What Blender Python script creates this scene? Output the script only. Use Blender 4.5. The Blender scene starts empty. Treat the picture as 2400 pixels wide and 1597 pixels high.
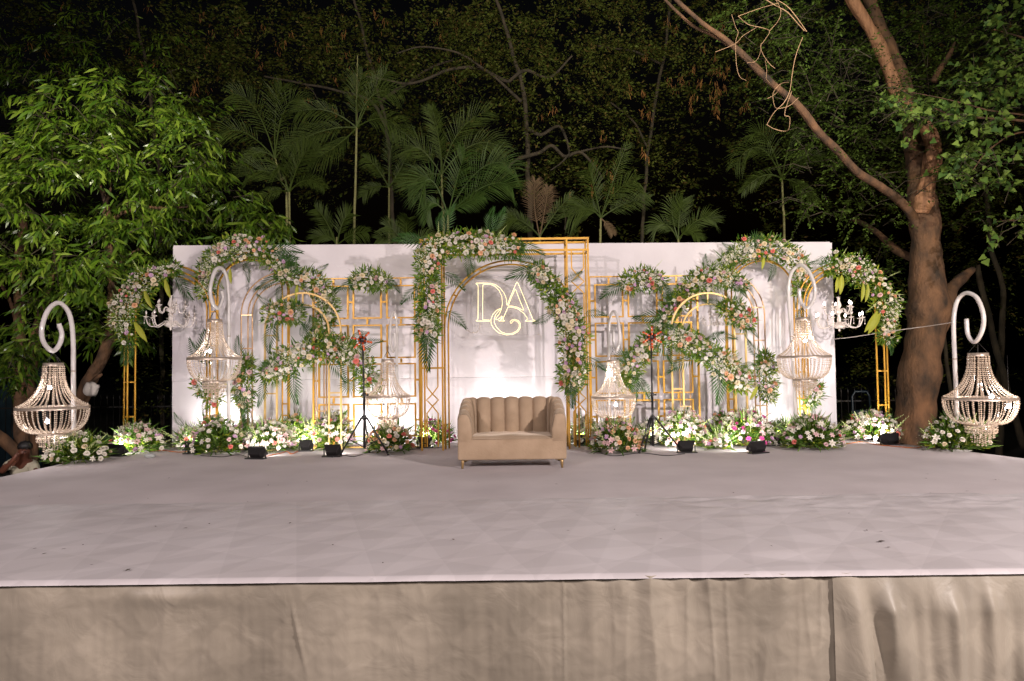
import bpy, math, random
import numpy as np
from mathutils import Vector, Matrix, noise

random.seed(7)
rng = np.random.default_rng(11)
sc = bpy.context.scene
col = sc.collection
R = math.radians

# ------------------------------------------------------------------ camera
CAMZ = 1.23
cam_data = bpy.data.cameras.new("camera")
cam = bpy.data.objects.new("camera", cam_data)
col.objects.link(cam)
cam_data.sensor_width = 36.0
cam_data.lens = 24.0
cam_data.clip_end = 400.0
cam.location = (0, 0, CAMZ)
MROT = (Matrix.Rotation(R(90 + 2.02), 3, 'X') @ Matrix.Rotation(R(-0.7), 3, 'Z'))
cam.rotation_euler = MROT.to_euler()
sc.camera = cam
FPX = 1600.0

# ------------------------------------------------------------------ world, exposure
world = bpy.data.worlds.new("World")
sc.world = world
world.use_nodes = True
wn = world.node_tree.nodes
sky = wn.new('ShaderNodeTexSky')
sky.sky_type = 'NISHITA'
sky.sun_disc = False
sky.sun_elevation = R(-4.0)
sky.sun_rotation = R(200)
wn['Background'].inputs[1].default_value = 0.10
world.node_tree.links.new(sky.outputs[0], wn['Background'].inputs[0])
sc.view_settings.view_transform = 'Standard'
sc.view_settings.look = 'None'
sc.view_settings.exposure = 0.0
sc.view_settings.gamma = 1.0
sc.view_settings.use_curve_mapping = False
try:
    sc.cycles.max_bounces = 6
    sc.cycles.diffuse_bounces = 3
    sc.cycles.glossy_bounces = 3
    sc.cycles.transmission_bounces = 5
    sc.cycles.transparent_max_bounces = 8
    sc.cycles.caustics_reflective = False
    sc.cycles.caustics_refractive = False
    sc.cycles.sample_clamp_indirect = 4.0
    sc.cycles.use_denoising = True
except Exception:
    pass

def lamp(name, kind, loc, aim, power, color, size=0.5, spot=60, blend=0.6):
    l = bpy.data.lights.new(name, kind)
    l.energy = power
    l.color = color
    if kind == 'AREA':
        l.shape = 'DISK'
        l.size = size
        l.spread = R(spot)
    elif kind == 'SPOT':
        l.spot_size = R(spot)
        l.spot_blend = blend
        l.shadow_soft_size = size
    else:
        l.shadow_soft_size = size
    o = bpy.data.objects.new(name, l)
    col.objects.link(o)
    o.location = loc
    d = Vector(aim) - Vector(loc)
    o.rotation_euler = d.to_track_quat('-Z', 'Y').to_euler()
    return o

# event floodlights on masts out in the lawn, behind and beside the photographer
lamp('mast_floodlight', 'SPOT', (7.6, -1.2, 4.4), (-.5, 7.8, 1.0), 5700, (1.0, .895, .86), .12, 105)
lamp('mast_floodlight', 'SPOT', (-6.0, -3.0, 5.0), (-1, 8.0, 0.8), 3000, (1.0, .87, .86), .10, 100)
lamp('mast_floodlight', 'SPOT', (1.0, -6.0, 5.5), (0, 7.0, 0.5), 1500, (1.0, .88, .84), .4, 80)
# high spots aimed at the trees, then a garden uplight on the right trunk
lamp('tree_spot', 'SPOT', (-5.0, 3.5, 6.2), (-7.3, 11.8, 4.6), 3700, (1.0, .93, .66), .06, 42, 1.0)
lamp('tree_spot', 'SPOT', (3.5, 2.0, 6.5), (5.6, 13.0, 5.6), 2500, (1.0, .93, .72), .1, 62, 1.0)  # added to brighten the right-hand crowns, no such lamp known there
lamp('tree_spot', 'SPOT', (-1.5, 3.0, 7.5), (-.5, 17.0, 7.2), 2000, (1.0, .90, .70), .2, 84, 1.0)  # added out of view to lift the dark canopy in the background
lamp('garden_uplight', 'SPOT', (8.2, 5.5, -0.4), (6.9, 12.2, 2.2), 620, (1.0, .74, .50), .12, 75, .9)

# ------------------------------------------------------------------ pixel helpers (photo 2400 x 1597)
def ray(px, py):
    return MROT @ Vector(((px - 1200) / FPX, -(py - 798.5) / FPX, -1.0))

def P(px, py, Y):
    d = ray(px, py)
    t = Y / d.y
    return Vector((d.x * t, Y, CAMZ + d.z * t))

def F(px, py, z=0.0):
    d = ray(px, py)
    t = (z - CAMZ) / d.z
    return Vector((d.x * t, d.y * t, z))

# ------------------------------------------------------------------ materials
def new_mat(name):
    m = bpy.data.materials.new(name)
    m.use_nodes = True
    return m, m.node_tree.nodes, m.node_tree.links, m.node_tree.nodes['Principled BSDF']

def mat(name, c1, c2=None, rough=.5, metal=0.0, scale=8.0, bump=0.0, bscale=60.0, spec=.5, coat=0.0, detail=4.0, stretch=None):
    m, n, l, b = new_mat(name)
    b.inputs['Roughness'].default_value = rough
    b.inputs['Metallic'].default_value = metal
    b.inputs['Specular IOR Level'].default_value = spec
    if coat:
        b.inputs['Coat Weight'].default_value = coat
    tc = n.new('ShaderNodeTexCoord')
    src = tc.outputs['Object']
    if stretch:
        mp = n.new('ShaderNodeMapping')
        mp.inputs['Scale'].default_value = stretch
        l.new(src, mp.inputs[0])
        src = mp.outputs[0]
    if c2 is None:
        c2 = tuple(x * .82 for x in c1)
    t = n.new('ShaderNodeTexNoise')
    t.inputs['Scale'].default_value = scale
    t.inputs['Detail'].default_value = detail
    l.new(src, t.inputs['Vector'])
    r = n.new('ShaderNodeValToRGB')
    r.color_ramp.elements[0].position = .3
    r.color_ramp.elements[1].position = .7
    r.color_ramp.elements[0].color = (*c2, 1)
    r.color_ramp.elements[1].color = (*c1, 1)
    l.new(t.outputs['Fac'], r.inputs[0])
    l.new(r.outputs[0], b.inputs['Base Color'])
    if bump:
        t2 = n.new('ShaderNodeTexNoise')
        t2.inputs['Scale'].default_value = bscale
        t2.inputs['Detail'].default_value = 5
        l.new(src, t2.inputs['Vector'])
        bp = n.new('ShaderNodeBump')
        bp.inputs['Strength'].default_value = bump
        bp.inputs['Distance'].default_value = .02
        l.new(t2.outputs['Fac'], bp.inputs['Height'])
        l.new(bp.outputs[0], b.inputs['Normal'])
    return m

def mat_island(name, cols, rough=.5, trans=.0, spec=.16):
    """each leaf, petal or blossom island takes its own colour"""
    m, n, l, b = new_mat(name)
    g = n.new('ShaderNodeNewGeometry')
    r = n.new('ShaderNodeValToRGB')
    cr = r.color_ramp
    for i, c in enumerate(cols):
        p = i / max(1, len(cols) - 1)
        if i == 0:
            e = cr.elements[0]
            e.position = 0
        elif i == len(cols) - 1:
            e = cr.elements[1 if len(cols) == 2 else len(cr.elements) - 1]
            e.position = 1
        else:
            e = cr.elements.new(p)
        e.color = (*c, 1)
    l.new(g.outputs['Random Per Island'], r.inputs[0])
    l.new(r.outputs[0], b.inputs['Base Color'])
    b.inputs['Roughness'].default_value = rough
    b.inputs['Specular IOR Level'].default_value = spec
    if trans:
        tr = n.new('ShaderNodeBsdfTranslucent')
        l.new(r.outputs[0], tr.inputs[0])
        mx = n.new('ShaderNodeMixShader')
        mx.inputs[0].default_value = trans
        l.new(b.outputs[0], mx.inputs[1])
        l.new(tr.outputs[0], mx.inputs[2])
        l.new(mx.outputs[0], n['Material Output'].inputs[0])
    return m

def mat_emit(name, c, s):
    m, n, l, b = new_mat(name)
    b.inputs['Base Color'].default_value = (*c, 1)
    b.inputs['Emission Color'].default_value = (*c, 1)
    b.inputs['Emission Strength'].default_value = s
    return m

def mat_glass(name, c=(1, 1, 1), rough=.05, trans=1.0, ior=1.45, alpha=1.0):
    m, n, l, b = new_mat(name)
    b.inputs['Base Color'].default_value = (*c, 1)
    b.inputs['Roughness'].default_value = rough
    b.inputs['Transmission Weight'].default_value = trans
    b.inputs['IOR'].default_value = ior
    b.inputs['Alpha'].default_value = alpha
    return m

M = {}
M['gold'] = mat('gold_paint', (.52, .275, .02), (.38, .185, .012), rough=.38, metal=.35, scale=5, spec=.6)
M['pale_gold'] = mat('pale_gold_metal', (.55, .38, .15), (.42, .26, .07), rough=.42, metal=.3, scale=5)
M['rose_gold'] = mat('rose_gold_metal', (.62, .40, .22), (.48, .28, .14), rough=.3, metal=.7, scale=5)
M['white_paint'] = mat('white_enamel', (.66, .62, .60), (.50, .46, .44), rough=.22, scale=3, coat=.3)
M['black'] = mat('black_plastic', (.012, .011, .012), (.02, .018, .018), rough=.35, bump=.1)
M['black_metal'] = mat('black_metal', (.018, .017, .018), (.03, .028, .028), rough=.3, metal=.3)
M['steel'] = mat('brushed_steel', (.58, .48, .40), (.40, .32, .26), rough=.34, metal=.55, scale=20, stretch=(1, 1, .1))
M['bead'] = mat_glass('crystal_bead', (.82, .66, .52), .09, .32, 1.65)
M['glass'] = mat_glass('clear_glass', (1, .90, .84), .12, .35, 1.5)
M['dark_glass'] = mat_glass('lamp_glass', (.3, .3, .3), .1, .4, 1.4)
M['lens'] = mat_emit('lit_lens', (1.0, .93, .80), 5.0)
M['bulb'] = mat_emit('lit_bulb', (.95, .95, 1.0), 45.0)
M['candle_bulb'] = mat_emit('lit_candle_bulb', (1.0, .86, .80), 14.0)
M['neon'] = mat_emit('neon_tube', (1.0, .83, .45), 2.0)
M['acrylic'] = mat_glass('acrylic', (.6, .58, .58), .08, .0, 1.45, .16)
M['velvet'] = mat('tan_velvet', (.39, .280, .190), (.28, .195, .125), rough=.85, scale=4, bump=.2, bscale=40, detail=8, spec=.2)
M['velvet'].node_tree.nodes['Principled BSDF'].inputs['Sheen Weight'].default_value = .5
M['velvet'].node_tree.nodes['Principled BSDF'].inputs['Sheen Tint'].default_value = (1, .85, .7, 1)
M['sofa_leg'] = mat('brass_leg', (.42, .28, .12), (.30, .19, .08), rough=.35, metal=.5)
M['bark'] = mat('bark', (.175, .088, .042), (.030, .019, .012), rough=.9, scale=5, bump=1.0, bscale=30, stretch=(1, 1, .5), detail=9)
M['bark_pale'] = mat('stripped_bark', (.36, .18, .09), (.17, .08, .04), rough=.8, scale=7, bump=1.0, bscale=22, stretch=(2, 2, .25))
M['bark_dim'] = mat('mossy_bark', (.06, .045, .025), (.028, .024, .015), rough=.95, scale=12, bump=.8, bscale=40, stretch=(1, 1, .4))
M['vine'] = mat('dry_vine', (.48, .30, .17), (.36, .22, .12), rough=.8)
M['palm_bark'] = mat('palm_bark', (.19, .20, .07), (.12, .10, .04), rough=.8, stretch=(1, 1, 6))
M['leaf_bright'] = mat_island('lanceolate_leaf', [(.045, .10, .007), (.09, .165, .012), (.17, .24, .03), (.035, .08, .008), (.07, .12, .02)], .3, .22, .4)
M['leaf_dark'] = mat_island('canopy_leaf', [(.07, .085, .014), (.11, .13, .022), (.07, .11, .018), (.15, .10, .03)], .6, .2)
M['leaf_acacia'] = mat_island('feathery_leaf', [(.06, .10, .016), (.09, .15, .022), (.065, .10, .02)], .55, .2)
M['leaf_peepal'] = mat_island('heart_leaf', [(.12, .19, .035), (.17, .25, .05), (.08, .15, .03), (.05, .10, .03)], .4, .25)
M['dry_leaf'] = mat_island('dry_hanging_leaf', [(.22, .11, .03), (.16, .07, .025), (.3, .15, .04)], .8)
M['palm'] = mat_island('palm_leaflet', [(.032, .052, .008), (.05, .075, .012), (.034, .05, .010)], .5, .2)
M['palm_bright'] = mat_island('fresh_palm_leaflet', [(.032, .068, .012), (.048, .085, .015), (.035, .06, .012)], .45, .2)
M['palm_brown'] = mat_island('withered_palm_leaflet', [(.10, .065, .035), (.13, .085, .045)], .7, .1)
M['fern'] = mat_island('fern_leaflet', [(.022, .058, .014), (.035, .085, .018), (.03, .065, .02)], .35, .1)
M['fern_light'] = mat_island('light_fern_leaflet', [(.09, .15, .02), (.13, .19, .03), (.07, .13, .02)], .4, .2)
M['foliage'] = mat_island('garland_leaf', [(.02, .06, .006), (.06, .14, .012), (.15, .25, .02), (.32, .36, .04), (.03, .09, .010)], .38, .22)
M['blade'] = mat_island('bouquet_blade', [(.05, .12, .015), (.10, .19, .03), (.16, .25, .05), (.04, .09, .015)], .4, .25)
M['variegated'] = mat_island('variegated_leaf', [(.42, .40, .05), (.32, .36, .05)], .4, .3)
M['gladiolus'] = mat_island('gladiolus_bud', [(.45, .55, .16), (.62, .68, .35), (.35, .45, .10)], .5, .2)
M['gyps'] = mat_island('tiny_blossom', [(.75, .72, .55), (.66, .64, .42), (.8, .78, .7)], .6)
FL = {
    'white': mat_island('white_petal', [(.80, .75, .66), (.74, .68, .58)], .55, .15),
    'cream': mat_island('cream_petal', [(.80, .70, .50), (.76, .62, .40)], .55, .15),
    'peach': mat_island('peach_petal', [(.80, .48, .28), (.76, .42, .24)], .55, .15),
    'coral': mat_island('coral_petal', [(.78, .24, .18), (.72, .20, .17)], .55, .15),
    'lilac': mat_island('lilac_petal', [(.58, .34, .50), (.66, .44, .60), (.50, .24, .42)], .55, .15),
    'magenta': mat_island('magenta_petal', [(.45, .04, .18), (.55, .10, .28)], .55, .15),
    'blush': mat_island('blush_petal', [(.76, .54, .52), (.72, .46, .46)], .55, .15),
}
M['shirt'] = mat('off_white_shirt', (.55, .50, .38), (.42, .38, .28), rough=.9, bump=.3, bscale=30)
M['skin'] = mat('skin', (.16, .055, .03), (.11, .04, .025), rough=.5)
M['hair'] = mat('black_hair', (.01, .008, .008), rough=.6)
M['trousers'] = mat('dark_trousers', (.02, .02, .028), rough=.8)
M['bag'] = mat('grey_white_cloth', (.55, .50, .45), (.40, .36, .32), rough=.9, bump=.4, bscale=30)
M['soil'] = mat('dark_soil', (.035, .026, .018), (.02, .016, .012), rough=1.0, scale=3, bump=.5)
M['copper'] = mat('orange_foil', (.75, .13, .03), (.55, .08, .02), rough=.25, metal=.4, scale=30)
M['foil_band'] = mat('silver_band', (.7, .62, .6), rough=.25, metal=.6)
M['orange_cord'] = mat('orange_cord', (.5, .12, .02), rough=.5)
M['rope'] = mat('white_rope', (.55, .48, .44), rough=.8)
M['iron'] = mat('dark_iron', (.022, .02, .018), rough=.6, metal=.3)
M['blue_plastic'] = mat('blue_plastic', (.008, .022, .032), (.005, .014, .022), rough=.5)
M['wrap'] = mat_glass('plastic_wrap', (.95, .98, .97), .15, .6, 1.3)

# cloth of the backdrop
def cloth_mat(name, base, dark, rough, weave, wr, sheen=0.0, painted_shade=False):
    m, n, l, b = new_mat(name)
    tc = n.new('ShaderNodeTexCoord')
    t = n.new('ShaderNodeTexNoise')
    t.inputs['Scale'].default_value = 1.3
    t.inputs['Detail'].default_value = 6
    l.new(tc.outputs['Object'], t.inputs['Vector'])
    r = n.new('ShaderNodeValToRGB')
    r.color_ramp.elements[0].position = .32
    r.color_ramp.elements[1].position = .66
    r.color_ramp.elements[0].color = (*dark, 1)
    r.color_ramp.elements[1].color = (*base, 1)
    l.new(t.outputs['Fac'], r.inputs[0])
    out = r.outputs[0]
    if painted_shade is True:
        # two layers of triangular shade multiplied into the colour, very low contrast
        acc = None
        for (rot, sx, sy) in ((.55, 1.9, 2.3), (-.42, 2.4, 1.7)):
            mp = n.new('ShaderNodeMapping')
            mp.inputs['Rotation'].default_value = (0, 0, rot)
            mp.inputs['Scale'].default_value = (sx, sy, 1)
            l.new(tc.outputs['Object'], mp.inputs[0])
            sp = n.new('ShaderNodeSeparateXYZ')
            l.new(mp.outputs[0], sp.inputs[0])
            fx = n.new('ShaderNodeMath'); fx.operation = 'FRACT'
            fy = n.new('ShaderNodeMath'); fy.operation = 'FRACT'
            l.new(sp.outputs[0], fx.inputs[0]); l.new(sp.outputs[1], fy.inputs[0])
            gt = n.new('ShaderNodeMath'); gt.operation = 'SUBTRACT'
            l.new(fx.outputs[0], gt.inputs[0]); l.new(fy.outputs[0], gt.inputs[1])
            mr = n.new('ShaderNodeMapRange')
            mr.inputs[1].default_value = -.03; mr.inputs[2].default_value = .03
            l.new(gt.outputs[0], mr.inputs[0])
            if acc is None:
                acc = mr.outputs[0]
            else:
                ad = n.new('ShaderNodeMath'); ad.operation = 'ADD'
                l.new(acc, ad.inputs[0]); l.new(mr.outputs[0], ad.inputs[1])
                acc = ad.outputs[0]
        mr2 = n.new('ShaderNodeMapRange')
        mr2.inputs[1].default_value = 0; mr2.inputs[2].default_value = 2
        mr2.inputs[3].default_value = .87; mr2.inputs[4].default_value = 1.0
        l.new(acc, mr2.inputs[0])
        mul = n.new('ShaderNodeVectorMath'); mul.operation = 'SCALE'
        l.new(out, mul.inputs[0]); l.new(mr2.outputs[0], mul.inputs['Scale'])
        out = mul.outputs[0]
    if painted_shade == 'diamond':  # soft lattice shade put into the colour as diamonds
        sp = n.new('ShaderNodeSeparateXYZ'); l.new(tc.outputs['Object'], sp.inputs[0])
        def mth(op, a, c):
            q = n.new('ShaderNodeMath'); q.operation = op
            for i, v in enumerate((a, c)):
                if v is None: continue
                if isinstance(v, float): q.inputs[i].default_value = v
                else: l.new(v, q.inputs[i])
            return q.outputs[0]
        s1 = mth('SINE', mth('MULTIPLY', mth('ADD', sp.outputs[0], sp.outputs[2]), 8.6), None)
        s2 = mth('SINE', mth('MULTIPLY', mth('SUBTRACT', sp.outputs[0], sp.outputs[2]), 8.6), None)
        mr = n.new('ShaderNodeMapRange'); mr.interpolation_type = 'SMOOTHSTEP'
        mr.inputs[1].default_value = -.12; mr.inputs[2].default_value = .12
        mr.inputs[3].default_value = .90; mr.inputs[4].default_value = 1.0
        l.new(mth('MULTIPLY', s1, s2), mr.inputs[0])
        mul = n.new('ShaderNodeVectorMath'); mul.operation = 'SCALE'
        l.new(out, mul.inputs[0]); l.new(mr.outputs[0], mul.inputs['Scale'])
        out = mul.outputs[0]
    l.new(out, b.inputs['Base Color'])
    b.inputs['Roughness'].default_value = rough
    b.inputs['Sheen Weight'].default_value = sheen
    w = n.new('ShaderNodeTexNoise')
    w.inputs['Scale'].default_value = weave
    w.inputs['Detail'].default_value = 3
    l.new(tc.outputs['Object'], w.inputs['Vector'])
    w2 = n.new('ShaderNodeTexNoise')
    w2.inputs['Scale'].default_value = 5
    w2.inputs['Detail'].default_value = 7
    w2.inputs['Distortion'].default_value = 1.2
    l.new(tc.outputs['Object'], w2.inputs['Vector'])
    b1 = n.new('ShaderNodeBump'); b1.inputs['Strength'].default_value = .12; b1.inputs['Distance'].default_value = .003
    b2 = n.new('ShaderNodeBump'); b2.inputs['Strength'].default_value = wr; b2.inputs['Distance'].default_value = .02
    l.new(w.outputs['Fac'], b1.inputs['Height']); l.new(w2.outputs['Fac'], b2.inputs['Height'])
    l.new(b1.outputs[0], b2.inputs['Normal']); l.new(b2.outputs[0], b.inputs['Normal'])
    return m

M['backdrop'] = cloth_mat('backdrop_cloth', (.60, .55, .575), (.53, .485, .51), .75, 120, .35)
M['stage_back'] = cloth_mat('stage_carpet', (.53, .47, .475), (.455, .40, .405), .85, 260, .15)
M['stage_front'] = cloth_mat('stage_painted_shadow_cloth', (.51, .465, .475), (.465, .42, .425), .55, 260, .22, painted_shade=True)  # triangular shadows are painted into this floor cloth's colour
M['skirt'] = cloth_mat('satin_skirt', (.31, .262, .205), (.205, .172, .132), .52, 220, .45, sheen=.15, painted_shade='diamond')  # diamonds of light and shade painted into the satin colour

# ------------------------------------------------------------------ mesh building
def off_of(parent):
    v = Vector((0, 0, 0))
    while parent is not None:
        v += parent.location
        parent = parent.parent
    return v

class MB:
    def __init__(s):
        s.v = []; s.f = []
    def quadgrid(s, pts, nu, nv, closeu=False, closev=False):
        o = len(s.v); s.v.extend(pts)
        for i in range(nu if closeu else nu - 1):
            for j in range(nv if closev else nv - 1):
                a = o + i * nv + j
                b_ = o + ((i + 1) % nu) * nv + j
                c = o + ((i + 1) % nu) * nv + (j + 1) % nv
                d = o + i * nv + (j + 1) % nv
                s.f.append((a, b_, c, d))
        return o
    def box(s, c, d, rot=None):
        o = len(s.v)
        for dx, dy, dz in ((-1,-1,-1),(1,-1,-1),(1,1,-1),(-1,1,-1),(-1,-1,1),(1,-1,1),(1,1,1),(-1,1,1)):
            q = Vector((dx*d[0]/2, dy*d[1]/2, dz*d[2]/2))
            if rot is not None: q = rot @ q
            s.v.append(Vector(c) + q)
        for f in ((0,3,2,1),(4,5,6,7),(0,1,5,4),(1,2,6,5),(2,3,7,6),(3,0,4,7)):
            s.f.append(tuple(o + i for i in f))
        return s
    def tube(s, pts, r, n=8, phase=0.0, cap=True, closed=False, up=None):
        pts = [Vector(p) for p in pts]
        rs = r if hasattr(r, '__len__') else [r] * len(pts)
        k = len(pts)
        o = len(s.v)
        prev = None
        for i, p in enumerate(pts):
            if closed:
                t = pts[(i + 1) % k] - pts[(i - 1) % k]
            else:
                t = pts[min(i + 1, k - 1)] - pts[max(i - 1, 0)]
            if t.length < 1e-9: t = Vector((0, 0, 1))
            t.normalize()
            if prev is None:
                a = Vector(up) if up is not None else (Vector((0, 1, 0)) if abs(t.y) < .9 else Vector((1, 0, 0)))
            else:
                a = prev
            a = a - t * a.dot(t)
            if a.length < 1e-6:
                a = Vector((1, 0, 0)) - t * t.x
            a.normalize()
            prev = a
            b_ = t.cross(a)
            for j in range(n):
                w = phase + 2 * math.pi * j / n
                s.v.append(p + (a * math.cos(w) + b_ * math.sin(w)) * rs[i])
        for i in range(k if closed else k - 1):
            for j in range(n):
                a0 = o + i * n + j; a1 = o + i * n + (j + 1) % n
                b0 = o + ((i + 1) % k) * n + j; b1 = o + ((i + 1) % k) * n + (j + 1) % n
                s.f.append((a0, a1, b1, b0))
        if cap and not closed:
            s.f.append(tuple(o + j for j in reversed(range(n))))
            s.f.append(tuple(o + (k - 1) * n + j for j in range(n)))
        return s
    def bar(s, a, b_, w):          # square bar
        return s.tube([a, b_], w * .7071, 4, math.pi / 4)
    def lathe(s, prof, n=16, c=(0, 0, 0)):
        o = len(s.v); c = Vector(c)
        for (r, z) in prof:
            for j in range(n):
                w = 2 * math.pi * j / n
                s.v.append(c + Vector((r * math.cos(w), r * math.sin(w), z)))
        for i in range(len(prof) - 1):
            for j in range(n):
                s.f.append((o+i*n+j, o+i*n+(j+1)%n, o+(i+1)*n+(j+1)%n, o+(i+1)*n+j))
        return s
    def mesh(s, name, m, smooth=True, off=Vector((0, 0, 0))):
        me = bpy.data.meshes.new(name)
        me.from_pydata([tuple(Vector(v) - off) for v in s.v], [], s.f)
        me.materials.append(m)
        if smooth:
            me.polygons.foreach_set('use_smooth', [True] * len(me.polygons))
        me.update()
        return me
    def build(s, name, m, parent=None, smooth=True, local=False):
        off = Vector((0, 0, 0)) if local or parent is None else off_of(parent)
        return link(name, s.mesh(name, m, smooth, off), parent)

def link(name, me, parent=None, loc=None, rot=None, scale=None):
    o = bpy.data.objects.new(name, me)
    col.objects.link(o)
    if parent is not None: o.parent = parent
    if loc is not None: o.location = loc
    if rot is not None: o.rotation_euler = rot
    if scale is not None: o.scale = scale if hasattr(scale, '__len__') else (scale,) * 3
    return o

def empty(name, loc, label, cat, group=None, rotz=0, scale=1.0):
    o = bpy.data.objects.new(name, None)
    col.objects.link(o)
    o.location = loc
    o.rotation_euler = (0, 0, rotz)
    o.scale = (scale,) * 3
    return tag(o, label, cat, group)

def tag(o, label=None, cat=None, group=None, kind=None):
    if label: o['label'] = label
    if cat: o['category'] = cat
    if group: o['group'] = group
    if kind: o['kind'] = kind
    return o

def nrm(a):
    return a / np.maximum(np.linalg.norm(a, axis=-1, keepdims=True), 1e-9)

LEAF = (np.array([(0,0,0),(-.13,.28,.02),(.13,.28,.02),(-.11,.64,-.03),(.11,.64,-.03),(0,1,-.14)], float),
        [(0,2,1),(1,2,4),(1,4,3),(3,4,5)])
LANCE = (np.array([(0,0,0),(-.085,.25,.03),(.085,.25,.03),(-.09,.6,-.03),(.09,.6,-.03),(.02,1,-.22)], float),
         [(0,2,1),(1,2,4),(1,4,3),(3,4,5)])
DIAM = (np.array([(0,0,0),(.24,.5,.06),(0,1,0),(-.24,.5,.06)], float), [(0,1,2,3)])
BLADE = (np.array([(-.035,0,0),(.035,0,0),(-.05,.5,.06),(.05,.5,.06),(0,1,-.08)], float), [(0,1,3),(0,3,2),(2,3,4)])
HEART = (np.array([(0,.08,0),(.34,0,.03),(.48,.25,.05),(.25,.65,.02),(0,1.1,-.06),(-.25,.65,.02),(-.48,.25,.05),(-.34,0,.03)], float),
         [(0,1,2),(0,2,3),(0,3,4),(0,4,5),(0,5,6),(0,6,7)])

def cloud_mesh(name, tmpl, pos, d, up, size, m, off=(0, 0, 0)):
    tv, tf = tmpl
    pos = np.asarray(pos, float) - np.asarray(off, float)
    Yv = nrm(np.asarray(d, float))
    X = nrm(np.cross(Yv, np.asarray(up, float)))
    Z = np.cross(X, Yv)
    s = np.asarray(size, float).reshape(-1, 1, 1)
    V = pos[:, None, :] + s * (tv[None, :, 0:1] * X[:, None, :] + tv[None, :, 1:2] * Yv[:, None, :] + tv[None, :, 2:3] * Z[:, None, :])
    N = len(pos); k = len(tv)
    fa = np.array(tf, int)
    nf, fv = fa.shape
    loops = (np.arange(N)[:, None, None] * k + fa[None]).reshape(-1)
    me = bpy.data.meshes.new(name)
    me.vertices.add(N * k)
    me.vertices.foreach_set('co', V.reshape(-1).astype(np.float32))
    me.loops.add(len(loops))
    me.loops.foreach_set('vertex_index', loops.astype(np.int32))
    me.polygons.add(N * nf)
    me.polygons.foreach_set('loop_start', (np.arange(N * nf) * fv).astype(np.int32))
    me.materials.append(m)
    me.update(calc_edges=True)
    me.polygons.foreach_set('use_smooth', [True] * (N * nf))
    return me

def cloud(name, tmpl, pos, d, up, size, m, parent=None):
    off = off_of(parent) if parent is not None else Vector((0, 0, 0))
    return link(name, cloud_mesh(name, tmpl, pos, d, up, size, m, tuple(off)), parent)

def rdir(n, bias=(0, 0, 0)):
    a = rng.normal(size=(n, 3))
    return nrm(nrm(a) + np.array(bias, float))

def smooth_path(pts, n):
    """Catmull-Rom through points of any dimension"""
    pts = np.array(pts, float)
    if len(pts) == 2:
        t = np.linspace(0, 1, n)[:, None]
        return pts[0] * (1 - t) + pts[1] * t
    p = np.vstack([2 * pts[0] - pts[1], pts, 2 * pts[-1] - pts[-2]])
    out = []
    segs = len(pts) - 1
    for q in np.linspace(0, segs - 1e-6, n):
        i = int(q); t = q - i
        a, b_, c, d = p[i], p[i+1], p[i+2], p[i+3]
        out.append(.5 * ((2*b_) + (-a+c)*t + (2*a-5*b_+4*c-d)*t*t + (-a+3*b_-3*c+d)*t**3))
    return np.array(out)

# ------------------------------------------------------------------ the ground, the stage
mb = MB()
mb.v = [Vector(p) for p in ((-150, -60, -1.25), (150, -60, -1.25), (150, 240, -1.25), (-150, 240, -1.25))]
mb.f = [(0, 1, 2, 3)]
g = mb.build('ground', M['soil']); tag(g, kind='structure')

LX = -6.12
def edgeR(y):
    return 6.5 if y < 8.4 else 6.5 - (y - 8.4) * .36
def sheet(name, m, y0, y1, z, nx, ny, fn, kind='structure'):
    pts = []
    for j in range(ny):
        y = y0 + (y1 - y0) * j / (ny - 1)
        for i in range(nx):
            xr = edgeR(y)
            x = LX + (xr - LX) * i / (nx - 1)
            pts.append(Vector((x, y, z + fn(x, y))))
    b = MB(); b.quadgrid(pts, ny, nx)
    for k, f in enumerate(b.f): b.f[k] = tuple(reversed(f))
    o = b.build(name, m); tag(o, kind=kind)
    return o
def wr_back(x, y):
    e = min(1, max(0, (x - LX) / .25)); e2 = min(1, max(0, (edgeR(y) - x) / .25))
    return .004 * noise.noise(Vector((x * .9, y * 2.1, 0))) - .05 * (1 - e) ** 2 - .05 * (1 - e2) ** 2
sheet('stage_floor', M['stage_back'], 5.9, 11.35, 0, 130, 70, wr_back)
FY = 4.02
def wr_front(x, y):
    t = (y - FY) / (6.22 - FY)
    m_ = max(0, (t - .45) / .55) ** 1.3 * (1 - .3 * max(0, t - .95) * 20)
    rx = .35 + .65 * min(1, max(0, (x + .3) / 1.6))
    q = Vector((x * 1.6 + y * 1.2, y * 3.6 - x * .7, 2.0))
    w = noise.noise(q) + .5 * noise.noise(q * 2.1)
    w = 1 - abs(w) * 2
    z = .016 * m_ * rx * w + .002 * noise.noise(Vector((x * 3, y * 3, 5)))
    z += -.03 * math.exp(-((x - 1.9 - .0) / .5) ** 2 - ((y - 4.25) / .12) ** 2) * .4
    if y < FY - .035: z -= .022
    return z
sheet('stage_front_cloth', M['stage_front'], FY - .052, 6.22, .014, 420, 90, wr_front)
# the stage body under the cloth
b = MB(); b.box(((LX + 6.15) / 2, (FY + 11.2) / 2 + .05, -.66), (6.15 - LX - .04, 11.2 - FY - .1, 1.15))
o = b.build('stage_platform', M['trousers'], smooth=False); tag(o, kind='structure')

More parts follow.
